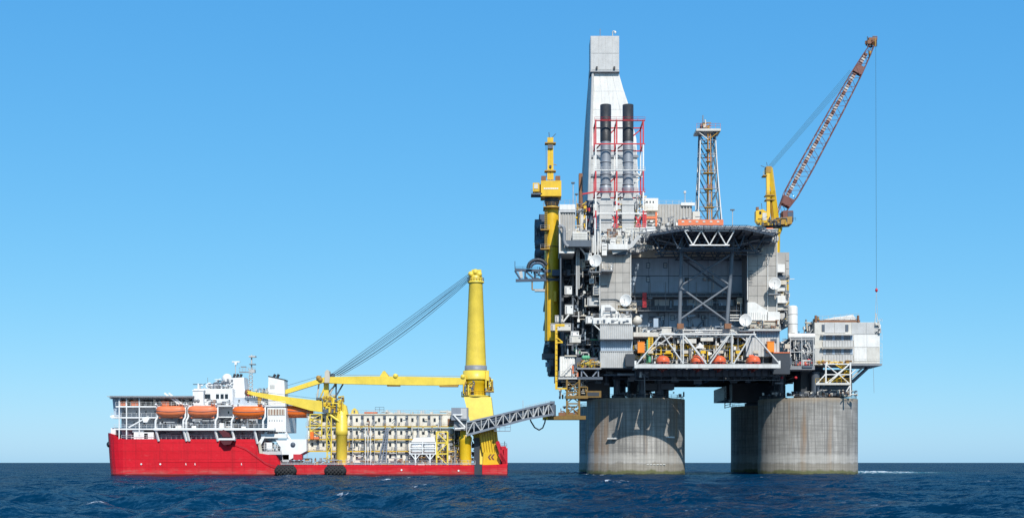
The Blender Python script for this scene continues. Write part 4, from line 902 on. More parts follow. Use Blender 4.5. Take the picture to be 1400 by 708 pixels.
MB().pb(788.5, 791, 278, 316, -17, -16, 'ochre').pb(798, 800.5, 294, 316, -17, -16, 'yellow').part('ladder', ov)
b = MB(); clutter(b, 785, 802, 276, 316, -19, -15.5, 50, ['cream', 'ochre', 'yellow', 'white', 'steel_dark'], 112); b.part('manifold', ov, kind='stuff')
b = MB(); MB_ = b.tube(P(783.5, 300, -16), P(783.5, 250, -16), .14, 'light_grey', n=6); b.pb(781, 786, 249, 250.6, -16.5, -15.5, 'steel_dark'); b.single('light_mast', 'thin lamp mast rising beside the corrugated module', 'lamp mast', P(783.5, 300, -16))
b = MB(); b.tube(P(788, 300, -14), P(788, 265, -14), .12, 'light_grey', n=6); b.pb(786, 790.5, 264.5, 266, -14.5, -13.5, 'steel_dark'); b.single('light_mast', 'shorter lamp mast left of the brown vent stack', 'lamp mast', P(788, 300, -14))
b = MB(); b.tube((X(1001.5, -20), -20, HZ), P(1001.5, 286, -20), .13, 'light_grey', n=6); b.pb(998.8, 1004.4, 286, 287.6, -20.4, -19.6, 'steel_dark'); b.single('light_mast', 'lamp mast on the helideck right of the flare tower', 'lamp mast', (X(1001.5, -20), -20, HZ))
b = MB(); b.tube(P(936.5, 282, 4), P(936.5, 262, 4), .14, 'light_grey', n=6); b.pb(935, 938, 261, 264, 3.6, 4.4, 'light_grey'); b.single('antenna_mast', 'short pale antenna mast left of the flare tower', 'antenna', P(936.5, 282, 4))

# machinery on the roof of the left tower, in front of the stacks
rm = thing('turbine_skid', 'jumble of white ducts and louvred units below the exhaust stacks', 'machinery', P(840, 345, -22))
MB().pb(806, 876, 325, 345, -20, -5.2, 'light_grey').part('skid_base', rm)
for q, m, d, Y in (((830, 836, 313, 325), 'rust_brown', 2, -15), ((838, 845, 312, 325), 'rust_brown', 2, -15), ((855, 874, 311, 325), 'off_white', 6, -16), ((875, 882, 311, 326), 'white', 5, -17), ((843, 854, 322, 333), 'off_white', 5, -21), ((822, 830, 321, 328), 'white', 5, -21),
                   ((834, 842, 328, 334), 'white', 4, -23), ((850, 858, 327, 334), 'white', 4, -23), ((843, 849.5, 327, 334), 'cream', 3, -22.5), ((823, 830, 334, 349), 'white', 4, -26), ((883, 896, 310, 326), 'white', 5, -14)):
    o = MB().pb(*q, Y, Y + d, m).part('unit', rm)
    b = MB()
    for k in range(2): b.pb(q[0] + .8, q[1] - .8, q[2] + 2 + k * 4.5, q[2] + 2.7 + k * 4.5, Y - .1, Y - .02, 'mid_grey')
    b.part('trim', o)
# sloped covered chute
MB().pp([(836, 341), (862, 333.5), (873, 320), (876, 324), (865, 338), (858, 342), (838, 347.5)][::-1], -27, -24.5, 'light_grey').part('sloped_chute', rm)
MB().pp([(840, 342.5), (858, 342.5), (858, 347.5), (838, 348)][::-1], -26.5, -25.2, 'steel_dark').part('chute_window', rm)
MB().pb(832, 858, 333.5, 341, -28, -24.6, 'white').part('chute_hopper', rm)
for px, y0, y1, r_ in ((813.5, 298, 352, .3), (817.5, 316, 352, .22), (811, 322, 346, .2), (864, 312, 340, .2), (820.5, 300, 345, .2)): mem(rm, 'standpipe', P(px, y1, -25), P(px, y0, -25), r_, 'white')
b = MB()
clutter(b, 812, 884, 312, 344, -25, -14, 170, ['white', 'off_white', 'light_grey', 'cream', 'mid_grey', 'steel_dark'], 121, 0.9); b.rail([P(812, 312, -16), P(884, 312, -16)], 'white', h=1.3, sp=1.6); b.rail([P(808, 327, -21.5), P(860, 327, -21.5)], 'cream', h=1.3, sp=1.6)
b.part('pipework', rm, kind='stuff')

# loading boom that sticks out at the left, with a hose reel
lb = thing('loading_boom', 'dark outrigger boom with looped hose sticking out left of the yellow pedestal', 'boom', P(740, 385, -14))
Yb = -14.0
mem(lb, 'top_chord', P(704, 369, Yb), P(767, 371, Yb), 0.4, 'navy', 'box'); mem(lb, 'bottom_chord', P(705, 383.5, Yb), P(767, 382, Yb), 0.45, 'navy', 'box')
for a, c in (((704, 370), (712, 383)), ((718, 370), (732, 383)), ((732, 370), (745, 383))): mem(lb, 'brace', P(*a, Yb), P(*c, Yb), 0.3, 'navy')
for a in (718, 732, 745): mem(lb, 'post', P(a, 370, Yb), P(a, 383, Yb), 0.25, 'navy')
for Y in (Yb + 4,): mem(lb, 'top_chord', P(704, 369, Y), P(767, 371, Y), 0.35, 'steel_black', 'box'); mem(lb, 'bottom_chord', P(705, 383.5, Y), P(767, 382, Y), 0.35, 'steel_black', 'box')
MB().pp([(709, 371.5), (714, 370.5), (715, 380), (711.5, 380)][::-1], Yb - .4, Yb + .3, 'light_grey').part('end_plate', lb)
b = MB(); b.path([P(735 + 13 * math.cos(R(a)), 366 - 11 * math.sin(R(a)), Yb - 1) for a in range(20, 200, 15)], 0.6, 'steel_black', n=10); b.path([P(735 + 9 * math.cos(R(a)), 366 - 6.5 * math.sin(R(a)), Yb - 1.6) for a in range(0, 200, 20)], 0.4, 'navy', n=8); b.part('hose_loop', lb)
MB().pb(755, 780, 368.5, 376.5, -18, -15, 'navy').lathe(P(771, 372, -19), [(.2, -1), (1.2, -.8), (1.2, .8), (.2, 1)], 'steel_black', n=16, axis='x').part('drive_unit', lb)
b = MB(); b.path([P(727.5, 383, Yb), P(727.5, 396, Yb), P(745, 396, Yb)], 0.22, 'ochre'); b.pb(731, 745, 395.5, 398, Yb - 1, Yb + 1, 'light_grey'); b.tube(P(704, 369, Yb), P(704, 357, Yb), .1, 'navy'); b.rail([P(705, 369, Yb), P(745, 369, Yb)], 'navy', h=1.1, sp=2); clutter(b, 716, 746, 365, 384, Yb, Yb + 3.5, 30, ['navy', 'steel_black'], 131); b.part('fittings', lb)
# dark machinery behind the pedestal on the left
dm = thing('outboard_machinery', 'dark machinery bulk showing left of the yellow pedestal below its landings', 'machinery', P(738, 350, 4))
MB().pb(737, 746, 293, 300, 6, 14, 'navy').part('upper_unit', dm); MB().pb(731, 746, 300, 324, 4, 16, 'navy').part('middle_unit', dm); MB().pb(732, 746, 324, 353, 2, 16, 'steel_dark').part('lower_unit', dm)
for y in (310, 334, 345): MB().lathe(P(737.5, y, 1.5), [(.3, -1), (1.7, -.6), (1.7, .8), (.3, 1.2)], 'steel_dark', n=16, axis='y').part('drum', dm)
for y in (304, 330, 350): MB().box(X(744, 5), 14.5, 5, 6.2, Z(y, 5) - .8, Z(y, 5), 'steel_dark').part('bracket_beam', dm)
b = MB(); clutter(b, 731, 746, 300, 353, 0.5, 2.5, 30, ['steel_dark', 'navy', 'mid_grey'], 133); b.part('fittings', dm, kind='stuff')
dm2 = thing('cantilever_winch', 'small dark winch on a bracket low on the platform left side', 'winch', P(748, 492, -8))
MB().pb(741, 758, 483, 490, -8, -3, 'steel_dark').part('bracket_deck', dm2); MB().lathe(P(750, 482, -6), [(.3, -1.2), (1.9, -1), (1.9, 1), (.3, 1.2)], 'steel_black', n=16, axis='y').part('drum', dm2)
MB().pb(752.5, 756.5, 490, 500, -7.5, -6.5, 'steel_dark').pb(751, 761, 462, 483, -5, 2, 'steel_black').part('hanger', dm2)

# ================================================================ containers and white store on the left front
def corr_box(name, label, q, Y, d, mat, cat='container', pitch=0.62):
    t = thing(name, label, cat, P((q[0] + q[1]) / 2, q[3], Y))
    MB().corr(*q, Y, 0.22, pitch, mat).pb(q[0], q[1], q[2], q[3], Y + 0.28, Y + d, mat).part('side_wall', t)
    b = MB(); b.pb(q[0] - .2, q[1] + .2, q[2] - .6, q[2], Y - .1, Y + d, 'light_grey').pb(q[0] - .2, q[1] + .2, q[3], q[3] + .8, Y - .1, Y + d, 'mid_grey'); b.part('frame', t)
    return t
c1 = corr_box('upper_container', 'pale ribbed container under the white cabin, upper of the stack', (820.5, 865.5, 444, 463), -29, 9, 'light_grey')
c3 = corr_box('shade_filler', 'ribbed blue-grey filler for the shade between the two stacked containers', (821.5, 865, 464.5, 479), -26.5, 7, 'wall_blue')  # blue-grey ribbed block put in as the shade between two containers
c2 = corr_box('lower_container', 'pale ribbed container at the bottom of the stack left of the lifeboats', (820.5, 866, 480.5, 502), -29, 9, 'light_grey')
tc_ = thing('rooftop_cabin', 'white cabin with sloped shoulder and window on the upper container', 'cabin', P(838, 443, -27))
MB().pp([(822, 417), (833, 416), (840, 421), (848, 430), (864, 431), (864, 443), (821, 443)][::-1], -28, -24.4, 'white').part('cabin_shell', tc_)
bolt(tc_, 'window', (827, 835.5, 420, 425.5, -28.12, -28.02), 'mid_grey'); bolt(tc_, 'door', (842, 848, 428, 436, -28.6, -28.02), 'white')
b = MB(); clutter(b, 822, 864, 424, 434, -29, -28.1, 22, ['white', 'light_grey', 'mid_grey'], 141); b.part('fittings', tc_, kind='stuff')
ws = thing('white_store', 'white clad store with stairs on the lower left deck corner', 'store', P(776, 516, -28))
MB().corr(765.5, 786, 487, 514, -28.5, 0.25, 0.8, 'white').pb(765.5, 786, 487, 514, -28.1, -20, 'white').part('wall', ws)
bolt(ws, 'sill', (763.5, 789, 515.5, 518, -30.5, -20), 'light_grey'); bolt(ws, 'top_ledge', (772, 788.5, 485.4, 487, -29, -20), 'cream')
b = MB(); b.rail([P(764, 515.5, -30.4), P(789, 515.5, -30.4)], 'white', h=2.0, sp=1.4); b.beam(P(768, 512, -30), P(782, 497, -30), 0.3, 'light_grey'); clutter(b, 783, 790, 497, 515, -29.5, -28.6, 14, ['rust_brown', 'steel_dark', 'orange_pale'], 143); b.part('stair', ws)
sd = thing('valve_deck', 'small grey bracket deck with green valves beside the white store', 'deck', P(806, 517, -28))
MB().pb(789, 822, 502.5, 504.5, -30, -20, 'mid_grey').part('deck_plate', sd); MB().pb(786, 824, 515, 518.5, -29, -20, 'steel_dark').part('lower_beam', sd)
for a, c in (((795, 505), (803, 515)), ((818, 505), (810, 515)), ((795, 505), (795, 515)), ((818, 505), (818, 515))): mem(sd, 'brace', P(*a, -29), P(*c, -29), 0.25, 'gang_grey')
b = MB(); b.rail([P(790, 502.5, -29.9), P(821, 502.5, -29.9)], 'yellow', h=1.6, sp=1.5); clutter(b, 791, 820, 491, 502, -29, -26, 44, ['yellow', 'cream', 'rust_brown', 'steel_dark', 'mid_grey'], 145)
for a in (798, 801, 804): b.lathe(P(a, 489, -26), [(.2, -.6), (.7, -.2), (.7, .4), (.2, .8)], 'green', n=10).tube(P(a, 489, -26), P(a, 499, -26), .25, 'green')
b.part('valves', sd)
# yellow davit frame
yd = thing('davit_frame', 'thin bright yellow davit frame on the lower left corner of the platform', 'davit', P(761, 532, -31))
mem(yd, 'post', P(760.5, 532, -31), P(760.5, 443, -31), 0.36, 'yellow', 'box'); mem(yd, 'arm', P(759, 444.5, -31), P(772, 444.5, -31), 0.38, 'yellow', 'box'); mem(yd, 'arm', P(761, 468, -31), P(769.5, 468, -31), 0.2, 'yellow', 'box')
mem(yd, 'brace', P(761, 461, -31), P(769, 467.5, -31), 0.18, 'yellow', 'box'); mem(yd, 'sill', P(759.5, 531, -31), P(775, 531, -31), 0.25, 'yellow', 'box')
b = MB()
for k in range(11): b.pb(759.9, 762.4, 448 + k * 7.2, 449 + k * 7.2, -31.5, -31.38, 'ochre')
b.part('clamp', yd)
# ochre hanger tower and landing beam that receives the gangway
og = thing('landing_frame', 'ochre lattice frame and beam hanging under the deck where the gangway lands', 'frame', P(784, 575, -28))
for Y in (-30, -25):
    for a in (775, 792): mem(og, 'post', P(a, 568, Y), P(a, 518.5, Y), 0.28, 'ochre_shaded', 'box')
    for k in range(3):
        y0 = 521 + k * 15.5; mem(og, 'brace', P(775, y0, Y), P(792, y0 + 14, Y), 0.16, 'ochre_shaded'); mem(og, 'brace', P(792, y0, Y), P(775, y0 + 14, Y), 0.16, 'ochre_shaded'); mem(og, 'girt', P(774, y0 + 15, Y), P(793, y0 + 15, Y), 0.22, 'ochre_shaded', 'box')
MB().pb(746, 801, 568, 573, -31, -24, 'ochre_shaded').part('landing_beam', og); MB().pb(774, 804, 540.5, 544.5, -31, -26, 'ochre_shaded').part('stub_beam', og)
bolt(og, 'beam_end', (742, 749, 568.5, 573.5, -31.2, -28), 'deep_yellow')
MB().pb(764, 784, 563.5, 567.9, -30, -25, 'rust_brown').part('bearing', og)
b = MB(); clutter(b, 764, 803, 519, 545, -30, -22, 90, ['ochre_shaded', 'cream', 'steel_dark', 'off_white', 'mid_grey'], 151); clutter(b, 766, 792, 554, 567, -30, -25, 24, ['ochre_shaded', 'rust_brown', 'steel_dark'], 152); b.part('fittings', og, kind='stuff')
b = MB(); b.pb(800.5, 822, 534, 543, -27, -25, 'ochre_shaded'); b.pb(803, 819, 536, 541, -27.1, -27.02, 'steel_black'); b.single('anode_frame', 'small ochre rectangular frame hanging above the left leg', 'frame', P(811, 543, -27))

# ================================================================ lifeboat station truss
YT = -38.5
ls = thing('lifeboat_station', 'white truss walkway across the platform front above the lifeboats', 'truss', P(967, 503, YT))
MB().pb(868, 1066.5, 497.5, 503, YT - .4, YT + .4, 'truss_white').part('bottom_chord', ls)
mem(ls, 'top_chord', P(901, 457.3, YT), P(1033.5, 457.3, YT), 0.30, 'truss_white')
for a, c in (((871, 497), (904, 458)), ((907, 458), (934, 497)), ((933.5, 457), (965.5, 497)), ((998.5, 457), (970.5, 497)), ((1027.5, 457), (1003, 497)), ((1030.5, 457), (1064.5, 496))): mem(ls, 'diagonal', P(*a, YT), P(*c, YT), 0.25, 'truss_white')
for a in (934, 1001): mem(ls, 'post', P(a, 497, YT), P(a, 457, YT), 0.26, 'truss_white')
for a in (868.7, 1065.5): mem(ls, 'end_post', P(a, 503, YT), P(a, 493, YT), 0.3, 'white', 'box')
Y2 = -28.5
mem(ls, 'rear_chord', P(930, 451.3, Y2), P(1001, 451.3, Y2), 0.26, 'truss_white'); mem(ls, 'rear_chord', P(903, 456, Y2), P(1032, 453, Y2), 0.2, 'light_grey')
for a, c in (((876, 488), (930, 451)), ((1001, 451), (1043, 484)), ((931, 452), (931, 496)), ((1000, 452), (1000, 496)), ((931, 453), (965, 494)), ((1000, 453), (968, 494))): mem(ls, 'rear_diagonal', P(*a, Y2), P(*c, Y2), 0.22, 'truss_white')
for a in (904, 934, 1000, 1031): mem(ls, 'tie', P(a, 457.3, YT), P(a, 453, Y2), 0.22, 'truss_white')
for a in (870, 934, 1001, 1064): mem(ls, 'floor_tie', P(a, 501, YT), (X(a, YT), -27, Z(501, YT)), 0.35, 'light_grey', 'box')
MB().box(X(869, YT), X(1066, YT), YT + 8.5, -24.2, Z(502, YT), Z(501, YT), 'mid_grey').part('walkway', ls)
b = MB(); zz = Z(501, YT)
b.rail([(X(880, YT), YT + 8.7, zz), (X(1066, YT), YT + 8.7, zz)], 'off_white', h=1.6, sp=1.6)
clutter(b, 876, 1058, 470, 497, -29, -25, 120, ['yellow', 'white', 'cream', 'mid_grey', 'steel_dark', 'off_white', 'deep_yellow'], 161)
for k in range(7): b.pb(886 + k * 24, 893 + k * 24, 479, 483, -29.4, -29.2, 'yellow' if k % 2 else 'cream')
b.tube(P(885, 464, -27), P(885, 500, -27), .25, 'green').tube(P(888, 486, -28), P(888, 495, -28), .5, 'green')
b.part('davit_fittings', ls, kind='stuff')
pl_ = thing('pipe_gallery', 'sunlit band of white pipes and yellow rails behind the lifeboat truss', 'pipework', (X(965, -24), -24, D1))
MB().pb(866, 1022, 447, 500, -21.5, -12.2, 'steel_dark').part('back_wall', pl_)
for py, m in ((460, 'off_white'), (478, 'mid_grey'), (492, 'mid_grey')): MB().pb(866, 1022, py, py + 1.2, -26.5, -21.52, m).part('gallery_floor', pl_)
b = MB()
for py in (460, 478, 492): b.rail([P(866, py, -26.4), P(1022, py, -26.4)], 'yellow' if py > 470 else 'white', h=1.3, sp=1.7, r=.07)
clutter(b, 866, 1020, 462, 492, -26.3, -21.7, 260, ['white', 'off_white', 'cream', 'light_grey', 'mid_grey', 'steel_dark', 'yellow'], 171, 1.1)
clutter(b, 866, 1020, 447, 460, -25.5, -21.7, 120, ['white', 'off_white', 'light_grey', 'mid_grey', 'wall_blue', 'steel_dark'], 172, 1.0)
b.part('pipework', pl_, kind='stuff')
for q in ((866, 900, 454, 460), (905, 918, 449, 459), (926, 952, 463, 469), (958, 975, 461, 466), (985, 1003, 462, 468), (1006, 1020, 455, 461)): bolt(pl_, 'cable_duct', (*q, -27.2, -26.6), 'off_white' if q[0] < 980 else 'light_grey')
for k, a in enumerate((897, 921, 947, 961, 979, 991, 1009)): mem(pl_, 'riser', P(a, 493, -25.8), P(a, 461, -25.8), 0.3, ('white', 'light_grey', 'off_white')[k % 3])
MB().pp([(953, 472), (957, 468), (961, 472), (963, 476), (951, 476)][::-1], -27.5, -26.8, 'white').part('funnel', pl_)
b = MB(); b.pb(886, 889, 460, 478, -27, -26.9, 'yellow').pb(891, 893, 460, 478, -27, -26.9, 'yellow')
for k in range(7): b.pb(886, 893, 461 + k * 2.5, 461.8 + k * 2.5, -27.1, -26.95, 'yellow')
b.part('ladder', pl_)
bolt(pl_, 'blue_panel', (893.5, 900, 435, 455, -20, -19.4), 'wall_blue')

def tank(px0, px1, py0, py1, Y, label):
    b = MB(); b.pb(px0, px1, py0, py1, Y, Y + 2, 'bright_orange'); b.pb(px0 - .4, px1 + .4, py0 - .6, py0, Y - .1, Y + 2.1, 'bright_orange'); b.pb(px0 + 1.5, px0 + 2.3, py0 - 2.4, py0 - .6, Y + .2, Y + .6, 'off_white')
    b.single('life_raft_box', label, 'box', P((px0 + px1) / 2, py1, Y), 'orange boxes by the lifeboats')
tank(872, 881.2, 467.5, 482, -30, 'bright orange upright box left of the lifeboat truss')
tank(1049.3, 1058.5, 467, 481, -31.5, 'bright orange upright box right of the lifeboat truss')
b = MB(); b.pb(855.5, 868, 483.5, 500.5, -32, -29.3, 'steel_black'); b.single('dark_cabinet', 'black steel box at the left end of the lifeboat truss', 'cabinet', P(862, 500, -32))
bx = thing('black_tank_box', 'large black steel box with orange top edge right of the lifeboats', 'tank', P(1069, 511, -28))
MB().pb(1056, 1080, 482.5, 511, -30, -20, 'steel_black').part('tank_wall', bx); MB().pb(1055.6, 1080.4, 481.2, 482.4, -30.2, -20, 'orange_pale').part('top_edge', bx)

# ---- lifeboats (enclosed, one builder for platform and ship)
def boat_profile(L, W, Hh, lower, nst=17, nseg=18):
    v = []; f = []
    for i in range(nst):
        t = i / (nst - 1) * 2 - 1; k = (1 - abs(t) ** 3.2) ** 0.55 if abs(t) < 1 else 0.0
        k = max(k, 0.06); x = t * L / 2; sheer = 0.10 * Hh * t * t
        for j in range(nseg):
            a = math.pi * j / (nseg - 1)
            if lower: y, z = -math.cos(a) * W / 2 * k, -abs(math.sin(a)) ** 0.75 * Hh * 0.42 * (0.45 + 0.55 * k) + sheer
            else: y, z = -math.cos(a) * W / 2 * k * 0.97, abs(math.sin(a)) ** 0.6 * Hh * 0.50 * (0.25 + 0.75 * k) + sheer
            v.append((x, y, z))
    for i in range(nst - 1):
        for j in range(nseg - 1):
            q = (i * nseg + j, i * nseg + j + 1, (i + 1) * nseg + j + 1, (i + 1) * nseg + j); f.append(q if lower else q[::-1])
    f.append(tuple(range(nseg))); f.append(tuple(range((nst - 1) * nseg, nst * nseg)))
    return v, f
def lifeboat(label, group, L, W, Hh, top, low):
    t = thing('lifeboat', label, 'lifeboat', (0, 0, 0), group)
    b = MB(); v, f = boat_profile(L, W, Hh, True); b.add(v, f, low, True); b.part('hull', t)
    b = MB(); v, f = boat_profile(L, W, Hh, False); b.add(v, f, top, True); c = b.part('canopy', t)
    b = MB(); b.pp  # noqa
    b = MB(); x = L * 0.36
    b.prism([(x - L * .07, Hh * .36), (x - L * .06, Hh * .62), (x + L * .05, Hh * .60), (x + L * .07, Hh * .34)], -W * .2, W * .2, top); h = b.part('helm_hatch', t)
    b = MB(); b.box(x - L * .045, x + L * .04, -W * .215, -W * .205, Hh * .47, Hh * .57, 'glass'); b.part('helm_window', h)
    b = MB()
    for s_ in (-1, 1):
        pts = [Vector((tt * L / 2, s_ * (W / 2 * max((1 - abs(tt) ** 3.2), 0.0) ** .55 + .06), 0.10 * Hh * tt * tt)) for tt in np.linspace(-.98, .98, 14)]
        b.path(pts, 0.09, 'steel_dark', n=5)
    b.part('fender_rope', t)
    b = MB(); b.box(-L * .40, L * .40, -.1, .1, -Hh * .50, -Hh * .38, low); b.part('keel', t)
    b = MB()
    for s_ in (-1, 1): b.box(s_ * L * .33 - .15, s_ * L * .33 + .15, -.15, .15, Hh * .40, Hh * .66, 'steel_dark')
    b.part('lifting_hook', t)
    return t
for q0, q1 in ((873, 895), (917, 941), (993, 1018), (1041, 1064)): MB().box(X(q0, YT), X(q1, YT), YT + .6, YT + 8.4, Z(502.4, YT), Z(501.4, YT), 'mid_grey').part('boat_landing', ls)
bp_ = lifeboat('red-orange lifeboat under the platform truss, leftmost of four', 'lifeboats slung under the platform truss', 7.2, 4.5, 5.0, 'boat_red', 'keel_red')
for k, (a, lab) in enumerate(((906, None), (953.5, 'red-orange lifeboat under the platform truss, second from left'), (982.5, 'red-orange lifeboat under the platform truss, third from left'), (1029.5, 'red-orange lifeboat under the platform truss, rightmost of four'))):
    loc = P(a, 497.5, -34.4)
    if k == 0: bp_.location = loc; bp_.rotation_euler = (0, 0, R(90)); ORG[bp_] = loc
    else: clone(bp_, loc, lab, R(90))

# ---- satellite dishes
def dish(px, py, r, Y, yaw, pitch, label):
    t = thing('satellite_dish', label, 'satellite dish', P(px, py, Y), 'white satellite dishes on the platform')
    rad = r * S(Y); b = MB(); prof = [(rad * k / 8, 0.28 * rad * (k / 8) ** 2) for k in range(1, 9)]
    b.lathe((0, 0, 0), [(0.02, 0)] + prof + [(rad * 1.03, 0.27 * rad), (rad * .5, -0.02 * rad), (0.02, -.12)], 'white', n=32, closed=False)
    def place(bb): 
        M = Matrix.Rotation(R(yaw), 4, 'Z') @ Matrix.Rotation(R(90 - pitch), 4, 'X')
        bb.v = [tuple(M @ Vector(v) + ORG[t]) for v in bb.v]; return bb
    place(b).part('reflector', t)
    b = MB(); b.tube((0, -rad * .95, rad * .26), (0, 0, rad * .95), 0.07, 'light_grey', n=5).lathe((0, 0, rad * .95), [(.1, -.25), (.22, 0), (.15, .25)], 'light_grey', n=8); place(b).part('feed_arm', t)
    c = P(px, py, Y); b = MB(); b.box(c.x - rad * .5, c.x + rad * .5, Y + .7, Y + 2.2, c.z - rad * .7, c.z + rad * .6, 'off_white').tube(c + Vector((0, 1.4, -rad * 1.6)), c + Vector((0, 1.4, 0)), .3, 'off_white').box(c.x - rad, c.x + rad, Y + .2, Y + 2.6, c.z - rad * 1.75, c.z - rad * 1.6, 'mid_grey'); b.part('mount', t)
dish(815, 357, 8.6, -28.5, -24, 8, 'white satellite dish highest up, left of the grey left tower')
dish(856, 411, 8.3, -28, -24, 6, 'white satellite dish at the foot of the left grey tower')
dish(1059.5, 388, 8.2, -28, -14, 6, 'white satellite dish on the right grey tower')
dish(1019.5, 438, 8.4, -31, -14, 6, 'white satellite dish low beside the sloped white cabin')
b = MB(); c = P(871, 438, -24); b.lathe(c, [(.3, -1.6), (1.5, -1.0), (1.7, 0), (1.3, 1.0), (.4, 1.5)], 'off_white', n=20).tube(c + Vector((0, 0, -4)), c, .4, 'off_white'); b.single('antenna_dome', 'small weathered white dome beside the left tower foot', 'antenna dome', c)
fp = thing('dish_platform', 'cream bracket platform carrying the dish at the left tower foot', 'platform', P(853, 424, -26))
MB().pb(842, 870, 421.5, 424, -28, -24.2, 'cream').part('deck_plate', fp); b = MB(); b.rail([P(842, 421.5, -27.9), P(870, 421.5, -27.9)], 'cream', h=1.8, sp=1.3, r=.1); clutter(b, 842, 870, 414, 428, -27.5, -25, 26, ['cream', 'ochre', 'off_white'], 181); b.part('railing', fp)

# ================================================================ right-hand end: tank, pipe rack, white module, stair tower
vk = thing('vertical_tank', 'tall white cylindrical tank right of the quarters', 'tank', P(1084, 466, -18))
cx_, s_ = X(1083.7, -18), S(-18)
MB().lathe((cx_, -18, 0), [(.4, Z(417.5, -18)), (1.3, Z(418.2, -18)), (1.62, Z(420.5, -18)), (1.62, Z(456, -18))][::-1], 'white', n=28).part('tank_shell', vk)
MB().tube(P(1077.5, 459.5, -19), P(1113.5, 459.5, -19), 0.95, 'white', n=16).part('header_pipe', vk)
for y in (430, 443): MB().lathe((cx_, -18, 0), [(1.63, Z(y + .4, -18)), (1.68, Z(y + .4, -18)), (1.68, Z(y - .4, -18)), (1.63, Z(y - .4, -18))], 'light_grey', n=28, closed=False).part('band', vk)
b = MB(); clutter(b, 1091, 1113, 452, 458, -19.5, -17, 12, ['steel_dark', 'cream', 'mid_grey'], 191); b.part('fittings', vk)
pr = thing('pipe_rack', 'open rack of curving white pipes with red valves left of the white module', 'pipe rack', P(1096, 502, -20))
for a in (1080.5, 1096, 1112): mem(pr, 'post', P(a, 500, -21), P(a, 462, -21), 0.16, 'light_grey')
for y in (464, 481): mem(pr, 'rail_beam', P(1080, y, -21), P(1113, y, -21), 0.15, 'light_grey')
g = random.Random(9)
for k in range(13):
    a = 1083 + k * 2.3; y0 = g.uniform(463, 470); y1 = g.uniform(478, 492); x2 = a + g.uniform(-5, 6)
    Y = -19.5 + g.uniform(-1, 3)
    MB().path([P(a, y0, Y), P(a, (y0 + y1) / 2 - 2, Y), P(x2, (y0 + y1) / 2 + 2, Y), P(x2, y1, Y)], g.uniform(.14, .3), g.choice(['white', 'light_grey', 'off_white', 'mid_grey']), n=8).part('pipe', pr)
MB().pb(1076, 1114, 463, 503, -15, -2, 'steel_dark').part('back_wall', pr); bolt(pr, 'gauge_panel', (1073, 1080, 470, 476, -21, -19), 'cream')
bolt(pr, 'floor', (1078, 1114, 500, 505, -22.5, -14), 'mid_grey')
b = MB(); clutter(b, 1086, 1112, 489, 499, -21, -18, 34, ['frame_red', 'boat_red', 'steel_dark', 'white'], 193); clutter(b, 1066, 1113, 463, 500, -19, -15.2, 110, ['white', 'light_grey', 'mid_grey', 'steel_dark', 'off_white'], 194); b.rail([P(1078, 500, -22.4), P(1114, 500, -22.4)], 'light_grey', h=1.4, sp=1.6); b.part('valves', pr, kind='stuff')
bolt(pr, 'name_board', (1097, 1111, 499.5, 502, -23, -22.6), 'steel_dark')

YM = -14.0
lm = thing('cantilever_module', 'weathered white panelled module overhanging the right end of the platform', 'module', P(1158, 498, YM))
MB().pb(1113.5, 1203, 440.5, 496.5, YM + .2, YM + 12, 'off_white').part('core', lm)
b = MB(); clutter(b, 1098, 1113, 436, 462, YM + 1, YM + 6, 40, ['off_white', 'light_grey', 'cream', 'steel_dark', 'mid_grey'], 204); b.part('side_fittings', lm, kind='stuff')
def lp(x0, x1, y0, y1, m, pr_=0.15): MB().pb(x0, x1, y0, y1, YM - pr_ + .2, YM + .19, m).part('wall_panel', lm)
for x0, x1, y0, y1, m in ((1114, 1123.3, 441, 457, 'off_white'), (1127.5, 1140.5, 441, 455, 'light_grey'), (1141, 1155.5, 441, 455, 'light_grey'), (1164.5, 1184, 441, 456.6, 'light_grey'), (1184.4, 1202.5, 441, 456.6, 'light_grey'),
                          (1114, 1124.5, 457.3, 476, 'off_white'), (1114, 1124.5, 476.4, 495, 'light_grey'), (1167.6, 1185, 457.2, 474.3, 'white'), (1185.4, 1202.5, 457.2, 474.3, 'white'), (1167.6, 1185, 474.8, 493, 'white'), (1185.4, 1202.5, 474.8, 493, 'off_white')): lp(x0, x1, y0, y1, m)
for a in (1123.6, 1156): bolt(lm, 'door', (a, a + 4, 443.5, 452.5, YM - .1, YM + .19), 'steel_dark')
for y0, y1 in ((458, 465), (476.5, 484)):
    for k in range(10): MB().pb(1125.5 + k * 4.1, 1129.2 + k * 4.1, y0, y1, YM, YM + .19, 'mid_grey' if k % 3 else 'wall_blue').part('louvre', lm)
for y0, y1 in ((465.3, 474), (485, 496)): MB().corr(1125, 1167, y0, y1, YM - .25, .2, .9, 'light_grey').part('corrugated_sheet', lm)
for y in (456.8, 474.6): bolt(lm, 'ledge', (1123, 1167.4, y, y + 1.0, YM - 1.6, YM - .3), 'off_white')
MB().pb(1163, 1206, 496.8, 499.5, YM - 2.5, YM + 13, 'mid_grey').part('floor_edge', lm); MB().pb(1112.5, 1163, 496.8, 498.4, YM - 1.5, YM + 13, 'off_white').part('floor_edge', lm)
for a in (1114.5, 1172.5): bolt(lm, 'roof_post', (a, a + 2.4, 431, 440.4, YM, YM + 1), 'rust_brown')
MB().pb(1120, 1176, 437.5, 440.4, YM + .5, YM + 1.2, 'rust_brown').part('roof_kerb', lm)
MB().pp([(1126, 437), (1140, 433.5), (1150, 432.5), (1166, 430), (1172, 436.5), (1158, 437.2)][::-1], YM + 2, YM + 8, 'white').part('roof_tarpaulin', lm)
